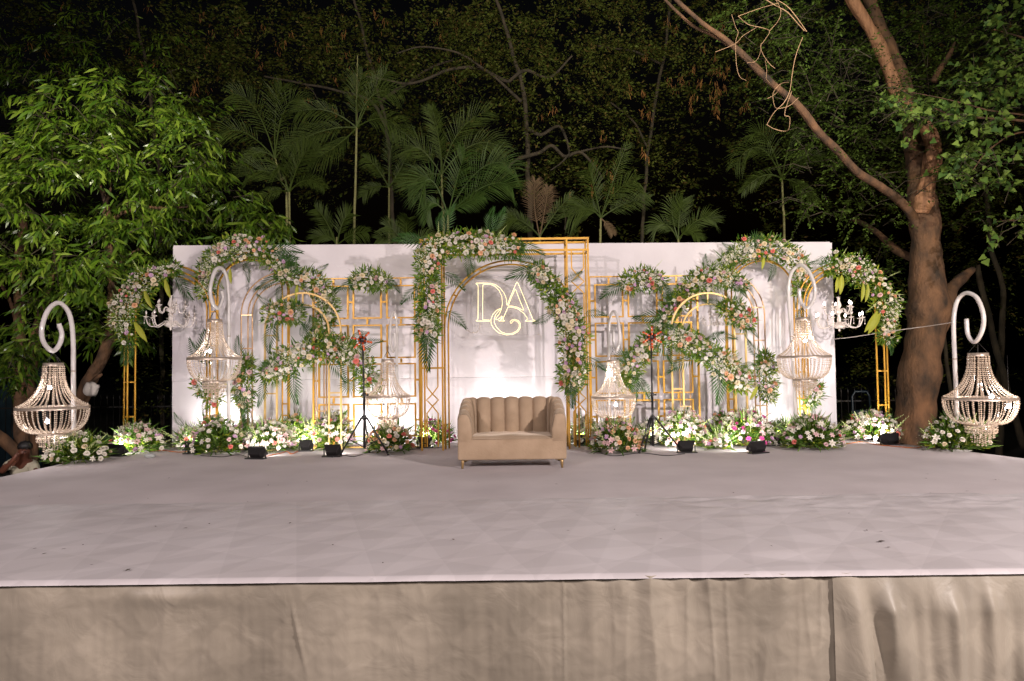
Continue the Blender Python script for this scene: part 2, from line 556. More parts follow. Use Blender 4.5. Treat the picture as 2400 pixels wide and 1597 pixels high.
def skirt(name, x0, x1, yb, nx, nz, fn, label):
    pts = []
    for j in range(nz):
        z = .006 - 1.22 * j / (nz - 1)
        for i in range(nx):
            x = x0 + (x1 - x0) * i / (nx - 1)
            pts.append(Vector((x, yb - fn(x, -z), z)))
    b = MB(); b.quadgrid(pts, nz, nx)
    o = b.build(name, M['skirt']); tag(o, label, 'cloth', 'satin skirts along the stage front')
    return o
def fold_left(x, d):
    n = noise.noise(Vector((x * 7, d * .9, 1))) * .006 + noise.noise(Vector((x * 2, d * .8, 4))) * .03
    n += .0025 * noise.noise(Vector((x * 22, d * 2.0, 9)))
    n += .010 * max(0, noise.noise(Vector((x * 3 + d * 2.2, d * 4 - x, 3))))
    n *= min(1, .25 + d * 2.5) * 1.5
    n += (.002 + .008 * max(0, min(1, (x + .2) / 1.5))) * (1 - abs(noise.noise(Vector((x * 9, d * .7, 12))) * 2)) ** 3 + .004 * (1 - abs(noise.noise(Vector((x * 4 + d * 5, d * 9 - x * 3, 15))) * 2)) ** 4
    n += .012 * max(0, 1 - abs(x + 1.32 - d * .22) / .02) * min(1, d * 5) * math.exp(-((d - .3) / .2) ** 2)
    n += .010 * max(0, 1 - abs(x - .28) / .012)
    n += .022 * math.exp(-((x + 1.98) / .33) ** 2 - ((d - .09) / .05) ** 2)
    n += .007 * math.exp(-((x - .7) / .9) ** 2 - ((d - .07 + .02 * x) / .045) ** 2)
    g = .012 * math.sin(x * 34 + 2 * noise.noise(Vector((x * 3, 0, 0)))) * math.exp(-d * 5) * max(0, min(1, (x + .4) / 1.2))
    return .006 + max(-.03, n + g)
def fold_right(x, d):
    u = x - 1.9
    w = .6 + .4 * noise.noise(Vector((x * 2.2, d * .5, 2)))
    n = .052 * w * math.sin(u * 26 + 1.6 * noise.noise(Vector((x * 1.6, d * .9, 0))) * 3) * math.exp(-abs(u - .15) * 1.1)
    n += .018 * noise.noise(Vector((x * 5.5 - d * 1.3, d * 1.1, 7))) + .012 * noise.noise(Vector((x * 13, d * 2.2, 8)))
    n += .009 * math.sin(x * 63 + 4 * noise.noise(Vector((x * 3, d * .8, 1)))) * (.5 + .5 * noise.noise(Vector((x * 2, d, 3))))
    n += .012 * math.sin(x * 42 + 3 * noise.noise(Vector((x * 4, d, 0)))) * math.exp(-d * 5)
    n *= min(1, .15 + d * 4)
    e = max(0, 1 - (x - 1.79) / .10)
    k_ = min(1, max(0, (x - 1.83) / .16))
    return .012 + (.012 + .034 * k_) * min(1, d * 5) + max(n, -.034) * (.25 + .75 * k_) * min(1, .12 + d * 5) + .016 * math.sin(k_ * math.pi)
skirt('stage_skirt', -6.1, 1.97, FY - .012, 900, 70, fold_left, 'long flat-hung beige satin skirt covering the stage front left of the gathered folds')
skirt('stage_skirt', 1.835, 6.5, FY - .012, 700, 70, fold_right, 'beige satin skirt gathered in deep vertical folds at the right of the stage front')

# ------------------------------------------------------------------ the white backdrop
WL = P(406, 574, 10.75); WR = P(1945, 567, 11.15)
wall = empty('backdrop_wall', ((WL.x + WR.x) / 2, 10.95, 0), 'long white cloth-covered panel wall standing behind the flower arches', 'backdrop')
def wy(x): return 10.75 + (x - WL.x) / (WR.x - WL.x) * .4
ZT = 3.165; ZS = 1.03
def wall_piece(name, x0, x1, z0, z1, seed):
    nx = max(8, int((x1 - x0) * 14)); nz = max(6, int((z1 - z0) * 14))
    pts = []
    for i in range(nx + 1):
        for j in range(nz + 1):
            x = x0 + (x1 - x0) * i / nx; z = z0 + (z1 - z0) * j / nz
            e = min(i, nx - i, j, nz - j)
            w = .012 * noise.noise(Vector((x * 1.2, z * 2.2, seed))) + .006 * noise.noise(Vector((x * 5, z * 3, seed)))
            w = w if e else w * .6 + .004
            pts.append(Vector((x, wy(x) - .012 + w, z)))
    b = MB(); b.quadgrid(pts, nx + 1, nz + 1)
    # sides, thickness behind
    b.box(((x0 + x1) / 2, wy((x0 + x1) / 2) + .06, (z0 + z1) / 2), (x1 - x0 - .01, .06, z1 - z0 - .004), Matrix.Rotation(math.atan2(.4, WR.x - WL.x), 3, 'Z'))
    return b.build(name, M['backdrop'], wall)
xs = [WL.x, P(719, 900, 10.85).x, P(1310, 900, 10.95).x, WR.x + .03]
for k in range(3):
    wall_piece('lower_panel', xs[k] + .001, xs[k + 1] - .001, 0.0, ZS, k)
wall_piece('upper_panel', xs[0], xs[3], ZS + .002, ZT, 9)
b = MB(); b.box(((WL.x + WR.x) / 2, 11.02, ZT + .012), (WR.x - WL.x + .02, .10, .016), Matrix.Rotation(math.atan2(.4, WR.x - WL.x), 3, 'Z'))
b.build('top_batten', M['backdrop'], wall, smooth=False)

# ------------------------------------------------------------------ gold frames
def arch(name, label, cx, cy, Y, radii, m, w, square=False, rungs=(), arc_rungs=(), group=None, cat='arch frame', foot=True):
    C = P(cx, cy, Y)
    k = Y / FPX
    root = empty(name, (C.x, Y, 0), label, cat, group)
    for (rp, dy) in radii:
        r = rp * k
        pts = [Vector((C.x - r, Y + dy, 0.004))] + [Vector((C.x - r, Y + dy, C.z * t)) for t in (.33, .66)]
        for i in range(33):
            a = math.pi - math.pi * i / 32
            pts.append(Vector((C.x + r * math.cos(a), Y + dy, C.z + r * math.sin(a))))
        pts += [Vector((C.x + r, Y + dy, C.z * t)) for t in (.66, .33)] + [Vector((C.x + r, Y + dy, 0.004))]
        b = MB()
        if square: b.tube(pts, w * .7071, 4, math.pi / 4, up=(0, 1, 0))
        else: b.tube(pts, w / 2, 8)
        b.build('arch_tube', m, root, smooth=not square)
    ro, do = radii[0]; ri, di = radii[-1]
    for py in rungs:
        z = P(cx, py, Y).z
        for s in (-1, 1):
            b = MB(); b.bar(Vector((C.x + s * ro * k, Y + do, z)), Vector((C.x + s * ri * k, Y + di, z)), w * .8)
            b.build('rung', m, root, smooth=False)
    for a in arc_rungs:
        a = R(a); ca, sa = math.cos(a), math.sin(a)
        b = MB(); b.bar(Vector((C.x + ro * k * ca, Y + do, C.z + ro * k * sa)), Vector((C.x + ri * k * ca, Y + di, C.z + ri * k * sa)), w * .8)
        b.build('rung', m, root, smooth=False)
    if foot:
        for s in (-1, 1):
            b = MB(); b.bar(Vector((C.x + s * ro * k, Y - .05, .012)), Vector((C.x + s * ri * k, Y + .12, .012)), w)
            b.build('foot_bar', m, root, smooth=False)
    return root

YA, YB, YC, YD = 10.4, 10.5, 10.3, 10.12
arch('gold_end_arch', 'gold triple-tube arch at the far left end, over the unlit glass chandelier', 400, 730, YA, [(108, 0), (96, -.05), (84, .02)], M['gold'], .028, rungs=(812, 895, 976), arc_rungs=(50, 130), group='gold end arches')
arch('gold_end_arch', 'gold triple-tube arch at the far right end, over the lit glass chandelier', 1972, 720, YA + .1, [(104, 0), (93, -.05), (81, .02)], M['gold'], .028, rungs=(790, 871, 951), arc_rungs=(115, 60), group='gold end arches')
arch('tall_gold_arch', 'tallest thin gold arch near the left end of the wall, top buried in white roses', 585, 684, YB, [(93, 0), (84, .12), (76, .02)], M['gold'], .026, rungs=(730, 948, 975), group='tall arches against the wall')
arch('tall_gold_arch', 'tallest thin gold arch near the right end of the wall, topped by a rose garland', 1788, 684, YB + .2, [(89, 0), (80, .12), (73, .02)], M['gold'], .026, rungs=(730, 935, 960), group='tall arches against the wall')
arch('rose_gold_arch', 'thin rose-gold round-tube arch left of centre, open side facing the left hook stand', 665, 738, YC, [(100, 0), (90, .10), (75, .02)], M['rose_gold'], .022, rungs=(738, 816, 965), group='rose-gold middle arches')
arch('rose_gold_arch', 'thin rose-gold round-tube arch right of centre, bare curve facing the right hook stand', 1691, 738, YC + .2, [(101, 0), (91, .10), (76, .02)], M['rose_gold'], .022, rungs=(722, 799, 952), group='rose-gold middle arches')
arch('front_gold_arch', 'low square-tube gold arch standing foremost on the left of the tripod stand', 710, 776, YD, [(89, 0), (61, 0)], M['pale_gold'], .026, True, rungs=(786, 922), arc_rungs=(90,), group='low front arches')
arch('front_gold_arch', 'low square-tube gold arch standing foremost to the right of the right tripod', 1660, 774, YD, [(87, 0), (61, 0)], M['pale_gold'], .026, True, rungs=(784, 911), arc_rungs=(90,), group='low front arches')

def lattice(label, x0, y0, Y, x_rail_l, x_rail_r, cells, rows, top, bot):
    c0 = P(x_rail_l, top, Y); c1 = P(x_rail_r, bot, Y)
    root = empty('gold_lattice_panel', ((c0.x + c1.x) / 2, Y, 0), label, 'lattice panel', 'gold lattice panels')
    m = M['gold']; w = .034
    X = lambda px: P(px, 850, Y).x
    Z = lambda py: P((x_rail_l + x_rail_r) / 2, py, Y).z
    a, d, t, bo = X(x_rail_l), X(x_rail_r), Z(top), .015
    b = MB()
    b.tube([Vector((a, Y, bo)), Vector((a, Y, t)), Vector((d, Y, t)), Vector((d, Y, bo))], w * .7071, 4, math.pi / 4, closed=True, up=(0, 1, 0))
    b.build('outer_frame', m, root, smooth=False)
    for (p, q) in cells:
        for (r, s) in rows:
            b = MB()
            b.tube([Vector((X(p), Y, Z(s))), Vector((X(p), Y, Z(r))), Vector((X(q), Y, Z(r))), Vector((X(q), Y, Z(s)))], w * .7071, 4, math.pi / 4, closed=True, up=(0, 1, 0))
            b.build('square_cell', m, root, smooth=False)
    def con(p0, p1):
        b = MB(); b.bar(p0, p1, w * .85); b.build('connector', m, root, smooth=False)
    hx = w * .5
    for i in range(len(cells) + 1):
        l = X(cells[i - 1][1]) if i else a
        r_ = X(cells[i][0]) if i < len(cells) else d
        for j, (r, s) in enumerate(rows):
            z = Z((r + s) / 2)
            con(Vector((l + hx, Y, z)), Vector((r_ - hx, Y, z)))
    for j in range(len(rows) + 1):
        hi = Z(rows[j - 1][1]) if j else t
        lo = Z(rows[j][0]) if j < len(rows) else bo
        for i, (p, q) in enumerate(cells):
            x = X((p + q) / 2)
            if abs(hi - lo) > w: con(Vector((x, Y, hi - hx)), Vector((x, Y, lo + hx)))
    return root

lattice('gold lattice panel of linked squares left of the big central frame', 0, 0, 10.35, 735, 984, [(748, 816), (829, 894), (908, 973)], [(671, 746), (763, 839), (854, 930), (948, 1023)], 653, 1040)
lattice('gold lattice panel of linked squares right of the big central frame', 0, 0, 10.5, 1384, 1637, [(1397, 1462), (1475, 1542), (1555, 1622)], [(667, 742), (757, 834), (847, 921), (938, 1014)], 648, 1036)

# central box frame, two identical faces 0.36 m apart
YF, YF2 = 9.9, 10.24
cf = empty('gold_box_frame', (P(1184, 1000, YF).x, 10.07, 0), 'big square gold double frame at the centre, behind the sofa and the lit monogram', 'frame')
def face(Y):
    X = lambda px: P(px, 850, YF).x
    Z = lambda py: P(1184, py, YF).z
    m = M['gold']
    xl, xl2, xr2, xr, zt, zt2 = X(988), X(1037), X(1332), X(1382), Z(561), Z(588)
    for x in (xl, xl2, xr2, xr):
        b = MB(); b.bar(Vector((x, Y, .004)), Vector((x, Y, zt)), .025); b.build('post', m, cf, smooth=False)
    for z in (zt, zt2):
        b = MB(); b.bar(Vector((xl - .017, Y + .001, z)), Vector((xr + .017, Y + .001, z)), .030); b.build('rail', m, cf, smooth=False)
    b = MB(); b.bar(Vector((xl, Y - .003, Z(861))), Vector((xl2, Y - .003, Z(861))), .026); b.build('rail', m, cf, smooth=False)
    b = MB(); b.bar(Vector((xr2, Y - .003, Z(861))), Vector((xr, Y - .003, Z(861))), .026); b.build('rail', m, cf, smooth=False)
    if Y > YF + .1: return
    for (a, c) in ((1000, 1026), (1343, 1371)):
        mx = (a + c) / 2; l = a; r_ = c
        for seq in ([(l, 588), (l, 631), (mx, 648), (r_ + 1, 662), (mx, 676), (l, 690), (l, 860)],
                    [(r_, 588), (r_, 631), (mx, 648), (l - 1, 662), (mx, 676), (r_, 690), (r_, 860)],
                    [(l, 861), (l, 905), (mx, 922), (r_ + 1, 936), (mx, 950), (l, 967), (l, 1046)],
                    [(r_, 861), (r_, 905), (mx, 922), (l - 1, 936), (mx, 950), (r_, 967), (r_, 1046)]):
            b = MB(); dy = .004 if seq[0][0] == l else -.004
            b.tube([Vector((X(p), Y + dy, max(.01, Z(q)))) for p, q in seq], .013, 4, math.pi / 4, up=(0, 1, 0)); b.build('diamond_trim', m, cf, smooth=False)
face(YF); face(YF2)
for px in (988, 1037, 1332, 1382):
    for py in (561, 588):
        q = P(px, py, YF); q.z = P(1184, py, YF).z; q.x = P(px, 850, YF).x
        b = MB(); b.bar(q + Vector((0, .016, 0)), q + Vector((0, .324, 0)), .026); b.build('cross_bar', M['gold'], cf, smooth=False)
arch('gold_round_arch', 'round-topped double gold arch set inside the big central square frame, circling the monogram', 1198, 766, 10.05, [(156, 0), (149, .10)], M['gold'], .026, arc_rungs=(30, 62, 118, 150), foot=False)

# ------------------------------------------------------------------ flower meshes
def petal(b, ang, r0, r1, z0, z1, w, curl):
    o = len(b.v)
    ca, sa = math.cos(ang), math.sin(ang)
    for t, ww in ((0, .4), (.55, 1.0), (1, .55)):
        r = r0 + (r1 - r0) * t; z = z0 + (z1 - z0) * math.sin(t * math.pi / 2) - curl * t * t
        for s in (-1, 0, 1):
            q = s * w * ww
            rr = r - (.10 * abs(s))
            b.v.append(Vector((rr * ca - q * sa, rr * sa + q * ca, z)))
    for i in range(2):
        for j in range(2):
            a = o + i * 3 + j
            b.f.append((a, a + 3, a + 4, a + 1))

def rose_mesh(m, seed):
    rr = random.Random(seed); b = MB()
    for (n, r0, r1, z0, z1, w, c) in ((5, .2, 1.0, -.25, .25, .62, .18), (5, .15, .78, -.1, .5, .5, .1), (4, .1, .52, 0, .68, .38, .02), (3, .05, .28, .1, .75, .24, 0)):
        p = rr.random() * 6
        for k in range(n): petal(b, p + 2 * math.pi * k / n + rr.uniform(-.15, .15), r0, r1 * rr.uniform(.9, 1.08), z0, z1, w, c * rr.uniform(.6, 1.6))
    return b.mesh('rose', m)
def daisy_mesh(m, seed):
    rr = random.Random(seed); b = MB()
    for (n, r1, z1, w) in ((10, 1.0, .15, .19), (9, .75, .35, .17), (7, .45, .48, .14)):
        p = rr.random() * 6
        for k in range(n): petal(b, p + 2 * math.pi * k / n, .06, r1 * rr.uniform(.85, 1.1), -.05, z1, w, .05)
    return b.mesh('daisy', m)
def lily_mesh(m, seed):
    rr = random.Random(seed); b = MB()
    for k in range(6): petal(b, 2 * math.pi * k / 6 + rr.uniform(-.1, .1), .05, 1.15, -.3, .45, .30, .35 * rr.uniform(.6, 1.4))
    for k in range(3): petal(b, 2 * math.pi * k / 3 + .4, .03, .4, -.1, .5, .10, 0)
    return b.mesh('lily', m)
FM = {}
for c in ('white', 'cream', 'peach', 'coral', 'blush'):
    FM['rose', c] = [rose_mesh(FL[c], i) for i in range(2)]
FM['daisy', 'lilac'] = [daisy_mesh(FL['lilac'], i) for i in range(2)]
FM['daisy', 'white'] = [daisy_mesh(FL['white'], 5)]
FM['daisy', 'magenta'] = [daisy_mesh(FL['magenta'], 6)]
FM['lily', 'white'] = [lily_mesh(FL['white'], 7)]
FM['lily', 'blush'] = [lily_mesh(FL['blush'], 8)]

MIXES = {
    'garland': [('rose', 'white', 36), ('rose', 'cream', 26), ('rose', 'peach', 9), ('rose', 'coral', 6), ('rose', 'blush', 4), ('daisy', 'lilac', 11), ('daisy', 'white', 8)],
    'white': [('rose', 'white', 70), ('rose', 'cream', 15), ('lily', 'white', 15)],
    'floor': [('rose', 'white', 22), ('lily', 'white', 22), ('daisy', 'white', 16), ('lily', 'blush', 14), ('rose', 'blush', 9), ('daisy', 'lilac', 8), ('rose', 'coral', 5), ('rose', 'cream', 8)],
    'dark': [('rose', 'cream', 15), ('rose', 'peach', 25), ('lily', 'blush', 12), ('daisy', 'lilac', 14), ('rose', 'white', 20), ('rose', 'coral', 8)],
    'magenta': [('daisy', 'magenta', 28), ('lily', 'white', 20), ('daisy', 'lilac', 14), ('lily', 'blush', 16), ('rose', 'white', 14)],
}
def pick(mix):
    t = sum(x[2] for x in mix); q = random.random() * t
    for k, c, w in mix:
        q -= w
        if q <= 0: return k, c
    return mix[0][:2]

def flower(root, pos, d, size, kc):
    me = random.choice(FM[kc])
    q = Vector(d).to_track_quat('Z', 'Y') @ Matrix.Rotation(random.random() * 6, 4, 'Z').to_quaternion()
    o = link(kc[0], me, root, Vector(pos) - root.location)
    o.rotation_mode = 'QUATERNION'; o.rotation_quaternion = q
    o.scale = (size,) * 3
    return o

# fern and fan fronds, unit length along +Y, face +Z
def fern_mesh(m, seed, n=12, w=.40, droop=.12):
    rr = random.Random(seed); b = MB(); cv = rr.choice((-1, 1)) * .06
    c_ = lambda t: Vector((cv * math.sin(t * 3), t * .82, -droop * t * t))
    b.tube([c_(t) for t in np.linspace(0, 1, 8)], [.010, .010, .009, .008, .007, .005, .004, .002], 4)
    for i in range(n):
        t = .06 + .94 * i / (n - 1)
        L = w * (min(1, .45 + t * 2.2) * (1 - .62 * t ** 1.6)) * rr.uniform(.88, 1.05)
        for s in (-1, 1):
            base = c_(t)
            k = .9 - .65 * t
            d = Vector((s * k, 1.05 - k * .5, -.10 + rr.uniform(-.06, .06))).normalized()
            e = base + d * L
            sd = d.cross(Vector((0, 0, 1))).normalized() * .019
            mid = base + d * L * .45 + Vector((0, 0, .012))
            o = len(b.v)
            b.v += [base, mid + sd, e - Vector((0, 0, .06 * L)), mid - sd]
            b.f.append((o, o + 1, o + 2, o + 3))
    return b.mesh('fern_frond', m, smooth=False)
def fan_mesh(m, seed, n=24, spread=150):
    rr = random.Random(seed); b = MB()
    b.tube([(0, -.3, 0), (0, .02, 0)], .012, 4)
    for i in range(n):
        a = R(-spread + 2 * spread * i / (n - 1))
        L = .95 * rr.uniform(.8, 1.05) * (1 - .25 * (abs(a) / R(spread)) ** 2)
        d = Vector((math.sin(a), math.cos(a), 0)); sd = Vector((d.y, -d.x, 0)) * .028
        o = len(b.v)
        b.v += [Vector((0, 0, 0)), d * L * .55 + sd + Vector((0, 0, .05)), d * L - Vector((0, 0, .12)), d * L * .55 - sd + Vector((0, 0, .05))]
        b.f.append((o, o + 1, o + 2, o + 3))
    return b.mesh('fan_leaf', m, smooth=False)
def broad_mesh(m, seed):
    b = MB()
    pts = []
    for i in range(8):
        t = i / 7; w = .125 * math.sin(math.pi * (t * .93 + .04)) ** .8
        for s in (-1, -.5, 0, .5, 1):
            pts.append(Vector((s * w, t, .05 * abs(s) - .1 * t * t + .05 * math.sin(t * 3))))
    b.quadgrid(pts, 8, 5)
    return b.mesh('broad_leaf', m)
def spike_mesh(m, seed):
    rr = random.Random(seed); b = MB()
    b.tube([(0, 0, 0), (.02, .5, .02), (.06, 1, .05)], [.012, .009, .004], 5)
    for i in range(11):
        t = .25 + .72 * i / 10; s = 1 if i % 2 else -1
        L = .13 * (1.25 - t); c = Vector((.06 * t * t, t, .05 * t * t))
        d = Vector((s * .5, .8, .3)).normalized()
        b.tube([c, c + d * L * .5, c + d * L], [.008, .026 * (1.3 - t), .004], 5)
    return b.mesh('gladiolus_spike', m)
FN = {'fern': [fern_mesh(M['fern'], i) for i in range(3)],
      'lfern': [fern_mesh(M['fern_light'], 10 + i, 12, .36) for i in range(2)],
      'fan': [fan_mesh(M['fern'], 3), fan_mesh(M['fern'], 4, 20, 110)],
      'lfan': [fan_mesh(M['fern_light'], 5, 14, 80)],
      'broad': [broad_mesh(M['variegated'], 1)],
      'spike': [spike_mesh(M['gladiolus'], i) for i in range(2)]}

def frond(root, kind, a, b_, face=(0, -1, .15), width=1.0):
    """place a unit frond from world point a to world point b"""
    a = Vector(a); b_ = Vector(b_)
    y = (b_ - a); L = y.length; y = y / L
    z = Vector(face); z = (z - y * z.dot(y)).normalized(); x = y.cross(z)
    mt = Matrix((x, y, z)).transposed()
    me = random.choice(FN[kind])
    nm = {'fern': 'fern_frond', 'lfern': 'fern_frond', 'fan': 'fan_leaf', 'lfan': 'fan_leaf', 'broad': 'broad_leaf', 'spike': 'gladiolus_spike'}[kind]
    o = link(nm, me, root, a - root.location)
    o.rotation_mode = 'QUATERNION'; o.rotation_quaternion = mt.to_quaternion()
    o.scale = (L * width, L, L * width)
    return o

def garland(label, path, Y, mix='garland', fronds=(), dens=1.0, cat='garland', name='flower_garland', group='flower garlands on the gold frames', depth=.6, fsz=1.0):
    """path: (px, py, half-width px)"""
    pp = smooth_path(path, 40 if len(path) > 1 else 1)
    pp[:, 2] *= .81
    k = Y / FPX
    mid = pp[len(pp) // 2]
    root = empty(name, P(mid[0], mid[1], Y), label, cat, group)
    seg = np.linalg.norm(np.diff(pp[:, :2], axis=0), axis=1)
    cum = np.concatenate([[0], np.cumsum(seg)])
    Lp = cum[-1]
    area = Lp * 2 * np.mean(pp[:, 2]) + math.pi * np.mean(pp[:, 2]) ** 2
    def samp(n, spread=1.0, edge=1.0):
        r_ext = np.mean(pp[:, 2])
        s = rng.uniform(-r_ext * .7, Lp + r_ext * .7, n)
        sc_ = np.clip(s, 0, Lp)
        X = np.interp(sc_, cum, pp[:, 0]); Yp = np.interp(sc_, cum, pp[:, 1]); Wd = np.interp(sc_, cum, pp[:, 2])
        a = rng.uniform(0, 2 * math.pi, n); q = np.sqrt(rng.uniform(0, 1, n)) * spread * edge
        # lumpy outline
        lump = 1 + .22 * np.sin(X * .11 + Yp * .07) + .12 * np.sin(X * .23 - Yp * .19)
        dx = np.cos(a) * q * Wd * lump; dy = np.sin(a) * q * Wd * lump
        return X + dx, Yp + dy, Wd, q, dx, dy
    # leaves
    n = int(area * .14 * dens)
    X, Yp, Wd, q, dx, dy = samp(n, 1.05)
    pos = np.array([P(x, y, Y) for x, y in zip(X, Yp)])
    th = np.sqrt(np.clip(1.15 - q ** 2, 0.02, 1)) * Wd * k * depth
    pos[:, 1] -= th * rng.uniform(-.6, .70, n)
    d = np.stack([dx / Wd, -np.full(n, .55), -dy / Wd + .15], 1) + rng.normal(size=(n, 3)) * .55
    cloud('leaves', LEAF, pos, d, rdir(n, (0, -1, .5)), rng.uniform(.04, .10, n), M['foliage'], root)
    # edge sprigs: narrow blades sticking out
    n = int(area * .011 * dens) + 14
    X, Yp, Wd, q, dx, dy = samp(n, 1.0)
    l = np.sqrt(dx**2 + dy**2) + 1e-6
    X = X - dx + dx / l * Wd * .72; Yp = Yp - dy + dy / l * Wd * .72
    pos = np.array([P(x, y, Y - .05) for x, y in zip(X, Yp)])
    d = np.stack([dx / l, -np.full(n, .25), -dy / l + .25], 1) + rng.normal(size=(n, 3)) * .3
    cloud('sprigs', BLADE, pos, d, rdir(n, (0, -1, .2)), rng.uniform(.08, .19, n), M['blade'], root)['kind'] = 'stuff'
    # tiny filler blossoms
    n = int(area * .07 * dens)
    X, Yp, Wd, q, dx, dy = samp(n, .98)
    cl = np.floor(X / 17) * 7 + np.floor(Yp / 15) * 13
    keep = (np.sin(cl) > -.1)
    X, Yp, Wd, q = X[keep], Yp[keep], Wd[keep], q[keep]; n = len(X)
    pos = np.array([P(x, y, Y) for x, y in zip(X, Yp)])
    pos[:, 1] -= np.sqrt(np.clip(1.1 - q ** 2, 0.02, 1)) * Wd * k * depth * rng.uniform(.9, 1.35, n)
    for ax in range(2):
        me = cloud_mesh('filler_blossoms', DIAM, pos, rdir(n, (0, -.2, .5)), rdir(n, (0, -2, 0)), rng.uniform(.013, .024, n), M['gyps'], tuple(root.location))
        o = link('filler_blossoms', me, root); o['kind'] = 'stuff'
    # roses and daisies, spaced
    spots = []
    want = int(area / 215 * dens)
    tries = 0
    want = min(want, 280)
    while len(spots) < want and tries < want * 14:
        tries += 1
        x, y, w_, q_, ddx, ddy = (float(v[0]) for v in samp(1, .96))
        if noise.noise(Vector((x * .035, y * .035, Y))) < -.22: continue
        if all((x - a) ** 2 + (y - c) ** 2 > 62 for a, c, *_ in spots):
            spots.append((x, y, w_, q_, ddx, ddy))
    last = None
    for (x, y, w_, q_, ddx, ddy) in spots:
        cellpick = noise.cell(Vector((x / 26, y / 26, Y)))
        if last is not None and random.random() < .3: kc = last
        else: kc = pick(MIXES[mix])
        last = kc
        p = P(x, y, Y); p.y -= math.sqrt(max(.05, 1.12 - q_ * q_)) * w_ * k * depth * random.uniform(1.08, 1.38)
        dd = Vector((ddx / w_ * 1.0 + random.gauss(0, .35), -1.0, -ddy / w_ * .9 + .25 + random.gauss(0, .3)))
        s = {'rose': random.choice((random.uniform(.020, .030), random.uniform(.030, .049))), 'daisy': random.uniform(.026, .040), 'lily': random.uniform(.04, .055)}[kc[0]] * fsz
        flower(root, p, dd, s, kc)
    for fr in fronds:
        kd, x0, y0, x1, y1 = fr[:5]
        dz = fr[5] if len(fr) > 5 else .08
        if kd in ('fern', 'fan'): x1, y1 = x1 + (x1 - x0) * .38, y1 + (y1 - y0) * .38
        frond(root, kd, P(x0, y0, Y - dz), P(x1, y1, Y - dz - .04), (random.uniform(-.3, .3), -1, .2), 1.0 if kd != 'broad' else 1.0)
    return root

G = garland
G('cream, lilac and coral garland over the left shoulder of the far left end arch',
  [(410, 628, 14), (375, 640, 26), (335, 665, 36), (300, 705, 36), (285, 750, 34), (300, 792, 22)], YA - .05,
  fronds=[('fern', 335, 720, 340, 758), ('fern', 300, 790, 280, 838), ('fern', 305, 800, 292, 845), ('fern', 415, 640, 440, 690), ('broad', 388, 655, 398, 698), ('broad', 340, 680, 355, 722), ('broad', 316, 755, 343, 800), ('spike', 330, 640, 308, 608), ('spike', 290, 655, 262, 650), ('spike', 270, 700, 262, 680), ('spike', 265, 750, 240, 770)])
G('coral, white and lilac garland over the right shoulder of the far right end arch',
  [(1945, 625, 20), (1975, 622, 34), (2020, 640, 36), (2060, 680, 36), (2080, 730, 34), (2080, 785, 24)], YA + .05,
  fronds=[('fern', 1948, 605, 1910, 612), ('fern', 2080, 785, 2090, 822), ('broad', 1963, 650, 1960, 685), ('broad', 1972, 645, 1970, 690), ('broad', 2022, 665, 2020, 706), ('broad', 2032, 665, 2030, 708), ('broad', 2055, 730, 2028, 778), ('broad', 2062, 735, 2036, 782), ('spike', 2080, 650, 2108, 636), ('spike', 2095, 690, 2120, 690), ('spike', 1975, 600, 1985, 578), ('spike', 2060, 705, 2030, 735)])
G('garland heavy with white roses crowning the tall arch at the left of the wall',
  [(483, 682, 20), (482, 640, 24), (505, 603, 30), (555, 582, 32), (605, 585, 34), (650, 610, 28), (672, 630, 20)], YB - .1, mix='garland',
  fronds=[('fern', 630, 585, 690, 588), ('fern', 640, 590, 685, 600), ('fan', 672, 615, 690, 595), ('fern', 572, 615, 578, 652), ('broad', 541, 630, 541, 665), ('spike', 545, 570, 547, 550), ('spike', 612, 575, 615, 556), ('lfan', 580, 565, 582, 552), ('lfan', 530, 575, 528, 565), ('lfern', 512, 655, 525, 680), ('spike', 495, 600, 465, 600), ('spike', 490, 675, 455, 700)], dens=1.1)
G('garland over the rose-gold arch left of centre, mixed lilac and coral among dark leaves',
  [(660, 648, 18), (705, 648, 28), (745, 668, 28), (768, 705, 26), (765, 745, 28), (752, 790, 28)], YC - .08,
  fronds=[('fan', 680, 630, 688, 606), ('fern', 735, 640, 760, 622), ('fern', 650, 645, 606, 670), ('fern', 655, 670, 658, 706), ('broad', 697, 668, 694, 700), ('broad', 696, 690, 695, 715), ('lfan', 760, 765, 750, 790), ('lfan', 745, 750, 740, 775), ('fern', 722, 790, 725, 750), ('fern', 735, 790, 712, 765), ('spike', 740, 640, 765, 630)], dens=1.0)
G('small bunch of coral and white flowers at the spring of the low left front arch',
  [(640, 735, 26), (665, 728, 34), (690, 735, 24)], YD - .06,
  fronds=[('fern', 635, 715, 608, 695), ('fern', 640, 760, 632, 815), ('fern', 648, 755, 650, 790), ('fern', 680, 722, 718, 720), ('lfan', 672, 750, 672, 775), ('lfan', 685, 750, 690, 770), ('spike', 625, 750, 603, 765)], dens=.9)
G('sweeping garland across the low left front arch, between it and the tripod',
  [(628, 875, 26), (655, 862, 32), (690, 835, 34), (730, 820, 36), (775, 812, 34), (800, 822, 26)], YD - .08,
  fronds=[('fan', 622, 862, 606, 850), ('fern', 690, 870, 695, 932), ('fern', 620, 890, 603, 940), ('fern', 770, 840, 800, 885), ('fern', 705, 790, 712, 762), ('lfan', 730, 860, 728, 880), ('lfan', 645, 895, 650, 915), ('fern', 650, 850, 640, 830)], dens=1.05)
G('garland running down to the right behind the left tripod pole',
  [(808, 812, 24), (830, 830, 28), (850, 862, 30), (868, 890, 28), (872, 915, 20)], YD - .02,
  fronds=[('fern', 845, 815, 885, 802), ('fern', 825, 790, 855, 782), ('fan', 820, 900, 815, 925)], dens=.95)
